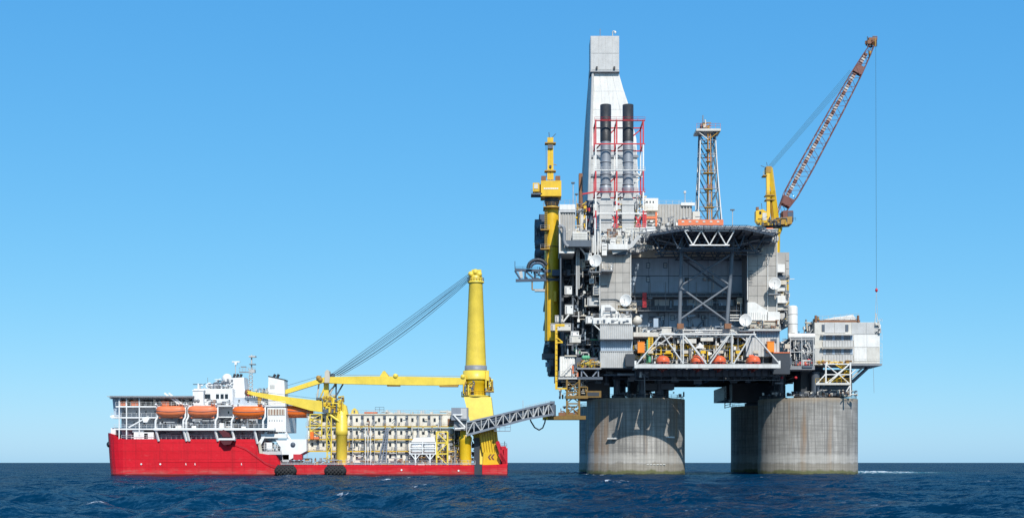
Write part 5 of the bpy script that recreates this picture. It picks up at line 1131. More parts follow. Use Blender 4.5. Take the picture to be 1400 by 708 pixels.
b = MB(); b.rail([P(1116, 440.4, YM + .6), P(1174, 436, YM + .6)], 'off_white', h=1.8, sp=2); b.rail([P(1168, 497, YM - 2.4), P(1206, 497, YM - 2.4)], 'off_white', h=1.6, sp=1.6); b.rail([P(1203, 440, YM + 1), P(1206, 440, YM + 4)], 'white')
b.path([P(1196, 442, YM), P(1197.5, 428, YM), P(1201, 442, YM)], .14, 'off_white', n=5); clutter(b, 1112, 1120, 432, 442, YM, YM + 3, 18, ['ochre', 'steel_dark', 'cream'], 201); clutter(b, 1196, 1204, 438, 455, YM - 1, YM, 14, ['white', 'light_grey', 'off_white'], 202); clutter(b, 1114, 1165, 493, 497, YM - 2, YM - 1, 30, ['yellow', 'ochre', 'white', 'rust_brown'], 203)
for y in (465, 480, 492): b.rail([P(1202.8, y, YM + 2), P(1206, y, YM + 2)], 'white', h=2.6, sp=.8)
b.part('fittings', lm, kind='stuff')
mem(lm, 'bracket_strut', P(1165, 522, YM + 6), P(1190, 499, YM + 6), 0.55, 'gang_grey'); mem(lm, 'bracket_strut', P(1165, 516, YM), P(1183, 499, YM), 0.3, 'light_grey')
MB().pb(1095, 1110, 503, 543, -8, 4, 'steel_black').part('support_column', lm); MB().pb(1112, 1165, 505, 541, 2, 14, 'steel_black').part('support_box', lm); MB().pb(1118, 1163, 528, 540, -6, 1.9, 'steel_dark').part('pump_house', lm)
mem(lm, 'drain_line', P(1194, 499.6, YM + 10), P(1195, 537, YM + 10), 0.05, 'mid_grey')

YW = -19.0
sw_ = thing('stair_tower', 'white cross-braced stair frame with yellow stairs under the white module', 'stair', P(1143, 541, YW))
for Y in (YW, YW + 5):
    for a in (1129, 1162.5): mem(sw_, 'post', P(a, 524 if a < 1150 else 540, Y), P(a, 496, Y), 0.3, 'white')
    for y in (497.5, 512, 524.5): mem(sw_, 'beam', P(1127, y, Y), P(1163.5, y, Y), 0.28 if y > 520 else .2, 'white')
for a, c in (((1129, 498), (1145, 511)), ((1161, 498), (1145, 511)), ((1129, 524), (1146, 511)), ((1161, 524), (1146, 511)), ((1129, 511), (1117, 524)), ((1162, 527), (1157, 535)), ((1133, 524), (1161, 498)), ((1162, 512), (1170, 505))): mem(sw_, 'brace', P(*a, YW), P(*c, YW), 0.2, 'white')
mem(sw_, 'lower_beam', P(1115, 524.5, YW), P(1163, 524.5, YW), .35, 'off_white', 'box')
b = MB()
for (a, c) in (((1136, 523), (1160, 510)), ((1162, 510), (1140, 497))): b.beam(P(*a, YW + 2), P(*c, YW + 2), .8, 'yellow', h=.3); b.rail([P(*a, YW + 1.5), P(*c, YW + 1.5)], 'yellow', h=1.3, sp=1.3)
b.rail([P(1115, 523.6, YW - .2), P(1162, 523.6, YW - .2)], 'yellow', h=1.5, sp=1.4); b.part('stair_flight', sw_)
b = MB(); clutter(b, 1112, 1172, 533, 541, -17, -12, 46, ['off_white', 'cream', 'light_grey', 'rust_brown', 'steel_dark'], 211); b.part('leg_top_clutter', lr, kind='stuff')
b = MB(); clutter(b, 1040, 1112, 535, 541, -16, -8, 40, ['steel_dark', 'mid_grey', 'off_white', 'steel_black'], 212); b.part('leg_top_clutter', lr, kind='stuff')
b = MB(); clutter(b, 836, 935, 535, 543, -15, -6, 36, ['steel_dark', 'mid_grey', 'steel_black'], 213); b.part('leg_top_clutter', ll, kind='stuff')

# ================================================================ the ship
SY, SB = -52.0, 13.0                       # near side and half beam; centre line
SC = SY + SB
sh = thing('crane_ship', 'long red hulled crane ship with white superstructure lying left of the platform', 'ship', (X(420, SY), SC, 0))
def hull():
    stt = [(147.6, 591.5, .30), (148.0, 591.5, .52), (149, 591.7, .68), (151, 592.2, .80), (155, 594, .89), (161, 598.5, .945), (168, 600, .975), (190, 600, .997), (215, 600, 1), (350, 600, 1), (353.5, 619, 1), (366, 621, 1), (377, 622, 1), (383.5, 635, 1), (520, 635.3, 1), (648, 635.3, 1), (658, 635.3, 1), (693, 634, 1)]
    b = MB(); rows = []
    for px, py, k in stt:
        bb = SB * k; x = X(px, SC - bb); zt = Z(py, SC - bb); r = []
        for fz, fb, fx in ((-5.0, .86, 1.2), (-1.5, .965, .7), (0.3, .985, .45), (zt * .35 + .2, .995, .25), (zt * .7 + .1, 1.0, .1), (zt, 1.0, 0)):
            r.append((x + fx * (2.0 if px < 165 else 0), bb * fb, fz))
        rows.append(r)
    n = 6; vs_ = []
    for r in rows:
        for x, hb, z in r: vs_.append((x, SC - hb, z))
        for x, hb, z in r[::-1]: vs_.append((x, SC + hb, z))
    m = 2 * n
    fs = [(i * m + j, (i + 1) * m + j, (i + 1) * m + j + 1, i * m + j + 1) for i in range(len(rows) - 1) for j in range(m - 1)]
    fs += [tuple(range(m)), tuple(range((len(rows) - 1) * m + m - 1, (len(rows) - 1) * m - 1, -1))]
    b.add(vs_, fs, 'hull_paint'); return b
hull().part('hull', sh)
DZ, FZ = Z(635.3, SY), Z(592, SY)           # main deck and forecastle deck heights
b = MB(); b.pb(648.5, 659, 634.2, 652, SY - .18, SY + .3, 'steel_black'); b.part('recess_shade', sh)  # black strip on the plating, painted as the shade of a recess
MB().pb(659.3, 693.3, 635, 653, SY - .5, SY + .3, 'hull_paint').part('stern_sponson', sh)
b = MB()                                     # rubbing strakes and plate seams on the hull side
for y, x0, x1 in ((604, 216, 351), (618, 216, 352), (631, 216, 375)): b.pb(x0, x1, y, y + .35, SY - .03, SY + .2, 'hull_paint')
b.part('strake', sh)
for k, (a, c) in enumerate(((193, 634), (219, 634), (254, 634), (266.5, 634), (549, 642), (627, 643), (398, 641), (330, 634))):
    b = MB()
    if k in (0, 1, 4, 5): b.pp([(a - 1.5, c), (a, c + 1.5), (a + 1.5, c), (a, c - 1.5)], SY - .08, SY + .1, 'ship_white')
    else: b.pb(a - .4, a + .4, c - 1.4, c + 1, SY - .08, SY + .1, 'ship_white').pb(a - .4, a + 1, c + .6, c + 1.3, SY - .09, SY + .1, 'ship_white')
    b.part('hull_mark', sh)
b = MB(); b.lathe(P(149.5, 607, SC - 8), [(.2, -.4), (.9, 0), (.2, .4)], 'steel_black', n=10, axis='y').beam(P(150.0, 597, SC - 8), P(148.9, 611, SC - 8), .5, 'steel_black').beam(P(147, 609, SC - 8), P(150.5, 611, SC - 8), .5, 'steel_black'); b.part('anchor', sh)
# decks of the forward superstructure
sup = MB().pb(166, 352, 543, 602, SY + 5.2, SY + 2 * SB - 5, 'deck_wall_shade').part('deckhouse', sh)
for y, x0, x1, Y0 in ((554.5, 158, 262, SY + .6), (569.5, 152, 214, SY + .6), (585.3, 156, 215, SY + .6)): bolt(sh, 'deck', (x0, x1, y, y + 1.9, Y0, SY + 5.1), 'ship_white')
bolt(sh, 'boat_deck', (210, 375, 584.6, 587.8, SY - 1.8, SY + 5.1), 'ship_white')
bolt(sh, 'upper_deck', (258, 390, 553.5, 555.3, SY + 1.2, SY + 5.1), 'ship_white'); bolt(sh, 'middle_deck', (296, 326, 569, 570.4, SY + .8, SY + 5.1), 'ship_white')
for a in (163, 173, 190.5, 214): mem(sh, 'deck_post', P(a, 600, SY + .8), P(a, 543 if a != 214 else 555, SY + .8), 0.2, 'ship_white')
MB().pp([(153.5, 543), (166, 543), (166, 569), (156, 569)], SY + 3, SY + 22, 'wall_blue').part('front_bulkhead', sh)
MB().pp([(150, 568), (156, 566.5), (156, 570), (151, 570.5)], SY + 2, SY + 12, 'ship_white').pp([(151.5, 585), (158, 584), (158, 596), (151.5, 592.5)], SY + 4, SY + 14, 'ship_white').part('bow_bulwark', sh)
g = random.Random(33)
for y in (548, 563.5, 578.5):
    for k in range(13):
        a = 170 + k * 14 + g.uniform(-2, 2)
        if a > 348: continue
        o = MB().pb(a, a + 2.0, y - 1.6, y + 1.6, SY + 5.1, SY + 5.18, 'glass').part('cabin_window', sh)
b = MB()
for y, x0, x1, Y in ((554.5, 158, 262, SY + .7), (569.5, 152, 214, SY + .7), (585.3, 156, 215, SY + .7), (584.6, 215, 375, SY - 1.7), (599.8, 166, 350, SY + .5), (553.5, 258, 390, SY + 1.3)): b.rail([P(x0, y, Y), P(x1, y, Y)], 'ship_white', h=1.15, sp=1.5, r=.05)
b.part('railing', sh)
for q, m in (((183, 210, 590.5, 600), 'ship_white'), ((181, 196, 587.5, 590.3), 'ship_white'), ((197, 202, 592, 599.5), 'cream'), ((300, 306, 578, 584.5), 'ship_white'), ((240, 248, 581, 584.5), 'ship_white'), ((262, 268, 581.5, 584.5), 'ship_white'), ((330, 336, 581, 584.5), 'ship_white')):
    bolt(sh, 'deck_locker', (*q, SY + 1.2, SY + 3.5), m)
for q in ((164, 172.5, 548, 553.8), (178.5, 189, 547.5, 553.8), (220, 231, 547.8, 553.8)): bolt(sh, 'orange_locker', (*q, SY + 1.4, SY + 4), 'orange_pale')
b = MB(); clutter(b, 166, 262, 544, 554, SY + 2, SY + 4.8, 120, ['cream', 'ship_white', 'steel_dark', 'mid_grey', 'steel_black', 'light_grey'], 301); clutter(b, 216, 350, 572, 584, SY + 1, SY + 4.5, 70, ['ship_white', 'light_grey', 'mid_grey', 'steel_dark'], 304); clutter(b, 262, 318, 524, 532, SY + 4, SY + 12, 40, ['ship_white', 'light_grey', 'steel_dark'], 305); clutter(b, 300, 350, 572, 584, SY + 1.5, SY + 4.8, 40, ['ship_white', 'cream', 'mid_grey', 'steel_dark'], 302); clutter(b, 170, 350, 589, 600, SY + 2, SY + 5, 44, ['ship_white', 'steel_dark', 'mid_grey'], 303); b.part('deck_fittings', sh, kind='stuff')
for a in (216, 254, 258, 297, 320, 351): mem(sh, 'davit_strut', P(a - 3, 587.5, SY - 1.2), P(a + 1, 602.5 if a not in (351,) else 606, SY - .3), 0.26, 'ship_white', 'box')
for a in (214, 252, 256, 296, 318, 361):
    MB().path([P(a - 1.5, 584.5, SY - 1), P(a - 1.5, 575, SY - 1), P(a + 1.5, 570, SY - .8), P(a + 1.5, 556, SY - .5), P(a - 1, 552, SY - 1.5)], 0.30, 'ship_white', n=8).part('davit', sh)
b = MB(); b.beam(P(176, 584, SY + .7), P(203, 569, SY + .7), .35, 'ship_white').beam(P(225, 537, SY + 1), P(246, 553, SY + 1), .5, 'ship_white').beam(P(231, 537, SY + 1), P(250, 553, SY + 1), .5, 'ship_white'); b.part('stair_flight', sh)
MB().pp([(194, 570.5), (205, 570.5), (201, 577), (196, 577)], SY + .5, SY + 2, 'ship_white').part('searchlight_bracket', sh)
# bow helideck
hp = MB().pb(150, 264, 540.8, 542.8, SY - .5, SY + 2 * SB + 1, 'mid_grey').part('helicopter_deck', sh)
b = MB(); b.pb(146, 150, 541.2, 542, SY, SY + 2 * SB, 'light_grey').pb(150, 264, 542.85, 545, SY + 1, SY + 1.4, 'light_grey')
for k in range(19): b.beam(P(152 + k * 6, 545, SY + 1.2), P(155 + k * 6, 541.5, SY - 1.4), .12, 'light_grey')
b.part('deck_net', hp)
# bridge, funnels, masts
MB().pb(265, 318, 531, 553.4, SY + 3, SY + 22, 'ship_white').part('bridge', sh)
MB().pb(263.5, 278, 534, 553.4, SY + 1.2, SY + 2.95, 'ship_white').part('bridge_wing', sh)
for a, w in ((280, 7.5), (295.2, 4.2), (301.5, 4.2), (307.5, 4.2)): bolt(sh, 'bridge_window', (a, a + w, 538.5, 544.5, SY + 2.85, SY + 2.98), 'glass')
for a in (266.5, 271): MB().lathe(P(a, 547.5, SY + 1.1), [(.1, -.1), (.5, -.1), (.5, .1), (.1, .1)], 'mid_grey', n=12, axis='y').part('lifebuoy', sh)
bolt(sh, 'wing_roof', (262.5, 279, 532.5, 534, SY + 1, SY + 4), 'ship_white')
f1 = MB().pp([(314, 516.5), (333.5, 515.5), (336, 553.4), (313, 553.4)], SY + 7, SY + 13, 'ship_white').part('funnel', sh)
f2 = MB().pp([(367, 513.5), (388.5, 518.5), (389.5, 547), (366, 547)], SY + 8, SY + 14, 'ship_white').part('funnel', sh)
for a in (319, 323.5, 328): MB().tube(P(a, 518, SY + 10), P(a + 2.3, 511, SY + 10), .42, 'black', n=10).part('exhaust_pipe', f1)
for a in (374, 379): MB().tube(P(a, 516, SY + 11), P(a + 2.3, 511.5, SY + 11), .42, 'black', n=10).part('exhaust_pipe', f2)
MB().pp([(366.6, 513.2), (388.9, 518.2), (388.9, 519.5), (366.6, 514.6)], SY + 7.9, SY + 14.1, 'steel_black').part('funnel_rim', f2)
MB().pb(369, 375.5, 526, 531, SY + 7.9, SY + 7.98, 'light_grey').part('funnel_grille', f2)
def dome(px, py, r, Y):
    rad = r * S(Y); c = P(px, py, Y); b = MB(); b.lathe(c, [(rad * math.cos(R(a)) + .01, rad * math.sin(R(a))) for a in range(-55, 91, 12)], 'ship_white', n=22); b.tube(c + Vector((0, 0, -rad * 1.9)), c + Vector((0, 0, -rad * .6)), rad * .45, 'ship_white', n=12); b.part('radome', sh)
dome(310.5, 517.5, 7, SY + 12); dome(286, 526, 3.4, SY + 8)
MB().pb(334, 390, 545, 557, SY + 8.2, SY + 20, 'ship_white').part('engine_casing', sh)
for k in range(9): bolt(sh, 'vent_slot', (338 + k * 3, 339.6 + k * 3, 540, 544, SY + 8.9, SY + 9.15), 'navy')
MB().pb(334, 366, 538, 545, SY + 9.2, SY + 18, 'ship_white').part('casing_top', sh)
mst = MB()
for dx, dY in ((-3, -1), (3, -1), (3, 1.5), (-3, 1.5)): mst.tube(P(342 + dx, 545, SY + 12 + dY), P(343.5 + dx * .4, 505, SY + 12 + dY * .5), .13, 'light_grey', n=5)
for k in range(7):
    y = 542 - k * 5.6; mst.tube(P(339.5, y, SY + 11), P(346, y - 5, SY + 11), .09, 'light_grey', n=4).tube(P(346, y, SY + 11), P(339.5, y - 5, SY + 11), .09, 'light_grey', n=4)
mst.tube(P(344, 508, SY + 12), P(344, 485, SY + 12), .22, 'light_grey', n=6).pb(340.5, 348.5, 497, 498.2, SY + 11, SY + 13, 'mid_grey').pb(340, 349, 486, 488, SY + 11, SY + 13, 'light_grey').pb(341, 348, 505, 509, SY + 11, SY + 13, 'light_grey').pb(327, 340, 507.5, 509, SY + 11.5, SY + 12.5, 'mid_grey').pb(329, 336, 500.5, 501.6, SY + 11.5, SY + 12.5, 'mid_grey')
mst.tube(P(322, 515, SY + 10), P(322, 496, SY + 10), .14, 'light_grey', n=5).pb(317, 327.5, 493.5, 495, SY + 9.5, SY + 10.5, 'ship_white').pb(320.6, 323.6, 495, 498.5, SY + 9.5, SY + 10.5, 'ship_white')
mst.rail([P(327, 507.5, SY + 11.5), P(349, 507.5, SY + 11.5)], 'light_grey', h=1.2, sp=1); mst.part('radar_mast', sh)
b = MB(); b.rail([P(290, 531, SY + 3.2), P(316, 531, SY + 3.2)], 'ship_white'); b.path([P(292, 531, SY + 4), P(292, 523.5, SY + 4), P(314, 523.5, SY + 4)], .18, 'steel_dark', n=5); b.tube(P(271, 532, SY + 3), P(271, 524, SY + 3), .25, 'ship_white').tube(P(284, 524, SY + 8), P(284, 516, SY + 8), .07, 'mid_grey'); clutter(b, 292, 318, 517, 531, SY + 4, SY + 8, 34, ['ship_white', 'steel_dark', 'mid_grey', 'light_grey'], 311); clutter(b, 346, 366, 530, 545, SY + 5, SY + 12, 40, ['light_grey', 'steel_dark', 'ship_white', 'gang_grey'], 312); clutter(b, 266, 318, 545, 553, SY + 2, SY + 2.9, 30, ['ship_white', 'rust_brown', 'mid_grey', 'steel_dark'], 313)
b.part('bridge_fittings', sh, kind='stuff')
# block aft of the forward house
MB().pb(365.5, 391, 557, 590, SY + 1.4, SY + 20, 'ship_white').part('aft_house', sh)
b = MB()
for k in range(12): b.pb(367 + k * 1.9, 368.3 + k * 1.9, 559, 567, SY + 1.2, SY + 1.38, 'cream' if k % 2 else 'rust_brown')
b.part('louvre', sh)
for k in range(6): bolt(sh, 'porthole', (368 + k * 3.4, 369 + k * 3.4, 574, 575.4, SY + 1.3, SY + 1.39), 'glass')
bolt(sh, 'landing', (357, 392, 592.6, 598.5, SY + .3, SY + 4), 'ship_white')
MB().pb(353, 366, 586, 602, SY + 3, SY + 20, 'light_grey').part('bulkhead', sh)
MB().pp([(352, 606), (363, 590), (366, 590), (356, 609)], SY + .2, SY + 1.2, 'ship_white').pp([(352.5, 604), (356, 604), (359, 620), (355, 621)], SY + .1, SY + .9, 'cream').part('chute', sh)
b = MB(); b.pb(361, 372, 604.5, 615, SY + 1.5, SY + 5, 'ship_white').pb(357, 385, 616.5, 621, SY + .6, SY + 5, 'light_grey'); b.rail([P(357, 616.5, SY + .5), P(384, 616.5, SY + .5)], 'ship_white', h=1.6, sp=1.2); b.rail([P(357, 592.6, SY + .3), P(392, 592.6, SY + .3)], 'ship_white', h=1.2, sp=1.2); clutter(b, 358, 386, 602, 618, SY + 1, SY + 4, 26, ['ship_white', 'steel_dark', 'light_grey', 'mid_grey'], 321); b.part('side_platform', sh)
MB().pp([(376, 600), (419, 600), (419, 616), (402, 625), (396, 628), (387, 628), (384, 612)], SY + 1, SY + 10, 'ship_white').part('white_shield', sh)
MB().lathe(P(400.5, 607.5, SY + .9), [(.1, -.1), (.75, -.1), (.75, .1), (.1, .1)], 'steel_dark', n=12, axis='y').part('hawse_port', sh)
bolt(sh, 'red_winch', (401, 413, 620.5, 628, SY + .6, SY + 3), 'frame_red'); bolt(sh, 'bollard', (386, 395, 621, 631, SY + 1, SY + 3), 'light_grey')
MB().path([P(390, 590, SY + 2), P(404, 612, SY + 2)], .4, 'ship_white', n=6).part('stair_stringer', sh)
b = MB(); b.rail([P(384, 635.2, SY + .4), P(650, 635.2, SY + .4)], 'light_grey', h=1.3, sp=2.0, r=.06); b.pb(384, 650, 633.2, 634.2, SY + .3, SY + .5, 'light_grey'); b.part('deck_railing', sh)
b = MB(); clutter(b, 390, 640, 625, 635, SY + 1.5, SY + 5, 130, ['steel_dark', 'mid_grey', 'cream', 'light_grey', 'ochre', 'rust_brown'], 331); b.part('main_deck_fittings', sh, kind='stuff')
# stern frame
for a, c in (((680, 603), (690, 634)), ((684, 612), (692, 612)), ((691.5, 612), (691.5, 635)), ((683, 620), (691, 634))): mem(sh, 'stern_frame', P(*a, SY + 1), P(*c, SY + 1), 0.55, 'hull_red', 'box')
b = MB(); b.tube(P(690, 612, SY + 2), P(690, 603, SY + 2), .1, 'steel_dark'); b.rail([P(684, 611, SY + 1), P(693, 611, SY + 1)], 'steel_dark'); b.part('stern_light', sh)
bolt(sh, 'stern_house', (684, 693, 612.5, 634.5, SY + 4, SY + 20), 'hull_red')
# mooring line
ml = MB(); pts = [P(311, 604, SY - .4), P(318, 606, SY - .5), P(336, 613, SY - .5), P(350, 623, SY - .5), P(362, 632, SY - .5), P(372, 636, SY - .6), P(380, 637, SY - 1)]
ml.path(pts, .06, 'steel_black', n=6); ml.part('mooring_line', sh)
rbt = MB().pp([(299, 589), (306, 587), (313, 592), (315, 597), (305, 597)], SY - 2, SY - .5, 'maroon').single('rescue_boat', 'small dark maroon rescue boat slung below the ship boat deck', 'rescue boat', P(307, 597, SY - 1.2)); MB().pp([(301, 602), (318, 602), (315, 607), (306, 608)], SY - 2, SY - .3, 'maroon').pb(299, 321, 598.6, 601.2, SY - 2.2, SY - .3, 'ship_white').part('boat_cradle', sh)

# ship lifeboats
sb = lifeboat('pale orange enclosed lifeboat nearest the ship bow', 'lifeboats along the ship side', 40 * .2212, 3.3, 3.7, 'orange_pale', 'orange_pale')
locs = [(233.5, 562.5, None), (277, 562.5, 'pale orange enclosed lifeboat on the ship, second from the bow'), (340, 563.5, None), (404, 562.0, None)]
sb.location = P(233.5, 562.8, SY - .9); ORG[sb] = sb.location.copy()
clone(sb, P(277, 562.8, SY - .9), 'pale orange enclosed lifeboat on the ship, second from the bow')
s2 = lifeboat('bright orange enclosed lifeboat just forward of the rear funnel', 'lifeboats along the ship side', 44 * .2212, 3.4, 3.8, 'orange', 'orange'); s2.location = P(340, 563.5, SY - .9); ORG[s2] = s2.location.copy()
clone(s2, P(407, 562.5, SY + 6), 'bright orange lifeboat partly hidden under the knuckle crane boom')

# fenders
def fender(a, label):
    t = thing('fender', label, 'fender', P(a, 643.5, SY - 2.2), 'black fenders hung on the ship side')
    rad, L = 7.3 * S(SY), 30 * S(SY); c = P(a, 643.3, SY - 1.75)
    prof = [(.5, -L / 2), (rad * .8, -L / 2 + .5), (rad, -L / 2 + 1.1), (rad, L / 2 - 1.1), (rad * .8, L / 2 - .5), (.5, L / 2)]
    MB().lathe(c, prof, 'rubber', n=24, axis='x').part('body', t)
    for k in range(9):
        for j in range(10):
            an = R(36 * j + (18 if k % 2 else 0)); xx = c.x - L / 2 + 1.1 + k * (L - 2.2) / 8
            bb = MB(); bb.lathe((xx, c.y + rad * math.cos(an), c.z + rad * math.sin(an)), [(.12, -.16), (.36, -.14), (.36, .14), (.12, .16)], 'rubber', n=8, axis='x')
            if math.cos(an) < .4: bb.part('tyre', t)
    return t
fender(390.5, 'black tyre-covered fender on the ship side nearer the bow'); fender(458.5, 'black tyre-covered fender under the knuckle crane pedestal')

# ================================================================ accommodation block on the ship's deck
ac = thing('accommodation_block', 'four tier block of white cabins with yellow walkways on the ship deck', 'cabin block', (X(520, SY + 5), SY + 8, DZ))
YA = SY + 5.0
x0, pitch, rows = 421.0, 15.2, (567.2, 584.6, 600.8, 616.9)
s_ = S(YA); w_ = pitch * s_; h_ = 14.8 * s_
cm = MB(); cm.box(0.06, w_ - .06, 0, 6.2, 0, h_, 'cabin_white'); cm.box(w_ * .80, w_ - .1, -.05, .02, .3, h_ - .3, 'mid_grey'); CM = cm.mesh('cabin')
wm = MB(); wm.box(w_ * .30, w_ * .50, -.07, -.01, h_ * .40, h_ * .74, 'glass'); WM = wm.mesh('cabin_window')
am = MB(); am.box(w_ * .76, w_ * 1.04, -.55, -.06, h_ * .02, h_ * .36, 'mid_grey'); AM = am.mesh('air_conditioner'); lm_ = MB(); lm_.box(w_ * .78, w_ * 1.02, -.4, -.06, h_ * .72, h_ * .94, 'steel_dark'); LM = lm_.mesh('vent_box')
for j, ry in enumerate(rows):
    for i in range(13):
        if j == 3 and (i < 2): continue
        a = x0 + i * pitch
        c = bpy.data.objects.new('cabin', CM); C.objects.link(c); c.parent = ac; c.location = P(a, ry + 15, YA) - ORG[ac]
        for nm, me in (('cabin_window', WM), ('air_conditioner', AM), ('vent_box', LM)):
            if i == 12 and nm != 'cabin_window': continue
            q = bpy.data.objects.new(nm, me); C.objects.link(q); q.parent = c
    if j < 3:
        yy = ry + 15.2; w = MB().pb(418, 622, yy, yy + 1.3, YA - 1.1, YA - .62, 'yellow').part('walkway', ac)
        MB().rail([P(418, yy, YA - 1.05), P(622, yy, YA - 1.05)], 'light_grey', h=1.1, sp=1.6, r=.04).part('railing', w)
b = MB(); clutter(b, 422, 618, 570, 632, YA - 1.0, YA - .6, 120, ['cream', 'off_white', 'rust_brown', 'steel_dark', 'mid_grey', 'light_grey', 'ochre'], 342, .62); b.part('walkway_clutter', ac, kind='stuff')
for a in (420, 452, 482, 512, 542, 572, 602, 621): mem(ac, 'scaffold_post', P(a, 634, YA - 1.2), P(a, 568, YA - 1.2), .09, 'light_grey')
bolt(ac, 'roof', (419, 622, 564.9, 567.0, YA - .3, YA + 7), 'cream'); bolt(ac, 'end_house', (605.5, 619.8, 567.4, 582, YA - .4, YA - .1), 'cabin_white')
bolt(ac, 'roof_locker', (498, 515, 562.5, 564.8, YA, YA + 3), 'orange_pale'); MB().pb(612, 621, 572, 582, YA - .6, YA - .42, 'rust_brown').part('opening', ac)
b = MB(); b.rail([P(420, 565, YA - .5), P(622, 565, YA - .5)], 'off_white', h=1.0, sp=2.2); clutter(b, 515, 620, 562, 565, YA, YA + 3, 20, ['light_grey', 'cream', 'off_white'], 341); b.rail([P(513, 563, YA), P(525, 563, YA)], 'steel_dark', h=1.5, sp=1); b.part('roof_fittings', ac, kind='stuff')
MB().pp([(479, 566), (481, 560), (484.5, 557.5), (488, 560), (490, 566)], YA + 1, YA + 3, 'ship_yellow').pb(483.5, 485.5, 560.5, 564, YA + .9, YA + .98, 'steel_dark').part('roof_winch', ac)
# slanted grey gangway ladders in front of the block
gl = thing('leaning_ladder', 'grey ladder frame leaning against the ship cabin block', 'ladder', P(523, 634, SY + 2))
for a, c in (((517, 632), (528, 585)), ((522, 632), (530, 585)), ((527, 632), (531, 585))): mem(gl, 'stringer', P(*a, SY + 2), P(*c, SY + 2.2), .2, 'gang_grey')
b = MB()
for k in range(14): t = k / 13; b.tube(P(517 + 11 * t, 632 - 47 * t, SY + 2), P(527 + 4 * t, 632 - 47 * t, SY + 2), .1, 'gang_grey', n=4)
b.part('rung', gl)
for a, lab in ((499.5, 'thin white pole before the middle cabins, leftmost of three'), (503, 'thin white pole before the middle cabins, centre of three'), (506.5, 'thin white pole before the middle cabins, rightmost of three')):
    MB().tube(P(a, 635, SY + 1.5), P(a, 584, SY + 1.5), .1, 'ship_white', n=8).pb(a - .8, a + .8, 583, 584, SY + 1.3, SY + 1.7, 'light_grey').single('deck_pole', lab, 'pole', P(a, 635, SY + 1.5), 'thin poles on the ship deck')
# tank rack
tr = thing('tank_rack', 'white rack of horizontal white tanks on legs before the cabins', 'tank rack', P(578, 636, SY + 1.5))
for k in range(2):
    for j in range(2): MB().lathe(P(570 + k * 17.2, 609.5 + j * 6.4, SY + 2.2), [(.2, -1.75), (.55, -1.6), (.64, -1.3), (.64, 1.3), (.55, 1.6), (.2, 1.75)], 'ship_white', n=16, axis='x').part('tank', tr)
for y in (605.5, 612.5, 620): mem(tr, 'rack_beam', P(560, y, SY + 1.3), P(596, y, SY + 1.3), .16, 'ship_white', 'box')
for a in (560.5, 578, 595.5): mem(tr, 'rack_post', P(a, 621, SY + 1.3), P(a, 604, SY + 1.3), .14, 'ship_white', 'box')
for a in (568, 588):
    mem(tr, 'leg', P(a, 636, SY + 1.4), P(a, 620, SY + 1.4), .22, 'ship_white', 'box')
    for d_ in (-6, 6): mem(tr, 'brace', P(a, 628, SY + 1.4), P(a + d_, 620.5, SY + 1.4), .14, 'ship_white', 'box')
b = MB(); b.pp([(562, 604), (566, 598), (594, 597), (596, 604)], SY + 2.5, SY + 4, 'ship_white'); b.part('tank_cover', tr)
# yellow scaffold stair towers
def stair_tower(xa, xb, ya, yb, Y, n, label, w=1.0):
    t = thing('scaffold_tower', label, 'scaffold', P((xa + xb) / 2, yb, Y), 'yellow stair towers on the ship')
    for Yq in (Y, Y + 2.5):
        for a in (xa, xb): mem(t, 'post', P(a, yb, Yq), P(a, ya, Yq), .14 * w, 'ship_yellow', 'box')
    for k in range(n):
        y0, y1 = yb - (yb - ya) * k / n, yb - (yb - ya) * (k + 1) / n
        mem(t, 'ledger', P(xa, y1, Y), P(xb, y1, Y), .11 * w, 'ship_yellow', 'box')
        mem(t, 'brace', P(xa if k % 2 else xb, y0, Y), P(xb if k % 2 else xa, y1, Y), .09 * w, 'ship_yellow', 'box')
    return t
stair_tower(597, 612, 590, 635, SY + 1.5, 3, 'yellow braced tower beside the white tank rack', 1.7); st2 = stair_tower(424, 440, 566, 596, SY + 3.6, 4, 'thin yellow scaffold in front of the forward cabins')
b = MB(); b.pb(424, 428.5, 590, 600, SY + 3, SY + 4, 'orange').pb(429, 436, 597, 600, SY + 3, SY + 4, 'orange_pale'); b.single('orange_hopper', 'small orange hopper under the thin yellow scaffold', 'hopper', P(427, 600, SY + 3))
stair_tower(447, 453, 568, 634, SY + 2.6, 5, 'narrow yellow scaffold left of the knuckle crane pedestal')

# ================================================================ knuckle-boom crane amidships
YK = SY + 4.0
kc = thing('knuckle_crane', 'yellow crane on a round pedestal with low boom pointing to the bow', 'crane', P(467, 634, YK))
kx = X(467.2, YK); s_ = S(YK)
MB().lathe((kx, YK, 0), [(7.4 * s_, DZ - .3), (7.4 * s_, Z(594.5, YK)), (8.3 * s_, Z(594, YK)), (8.3 * s_, Z(588, YK)), (8.0 * s_, Z(587.5, YK)), (8.0 * s_, Z(563, YK)), (5 * s_, Z(560, YK))], 'ship_yellow', n=36).part('pedestal', kc)
MB().pp([(441, 543), (452, 541), (473, 554), (475.5, 566), (463, 572), (455, 566), (441, 555)], YK - 1.2, YK + 1.2, 'ship_yellow').part('king_post', kc)
mem(kc, 'luffing_cylinder', P(446, 563, YK - 1.4), P(464, 576, YK - 1.4), .4, 'ship_yellow'); mem(kc, 'luffing_cylinder', P(446, 563, YK + 1.4), P(464, 576, YK + 1.4), .4, 'ship_yellow')
MB().pp([(338, 533.5), (345, 535), (395, 542.5), (441, 548), (441, 563), (425, 561), (385, 549.5), (344, 540), (338, 538)], YK - .9, YK + .9, 'ship_yellow').part('boom', kc)
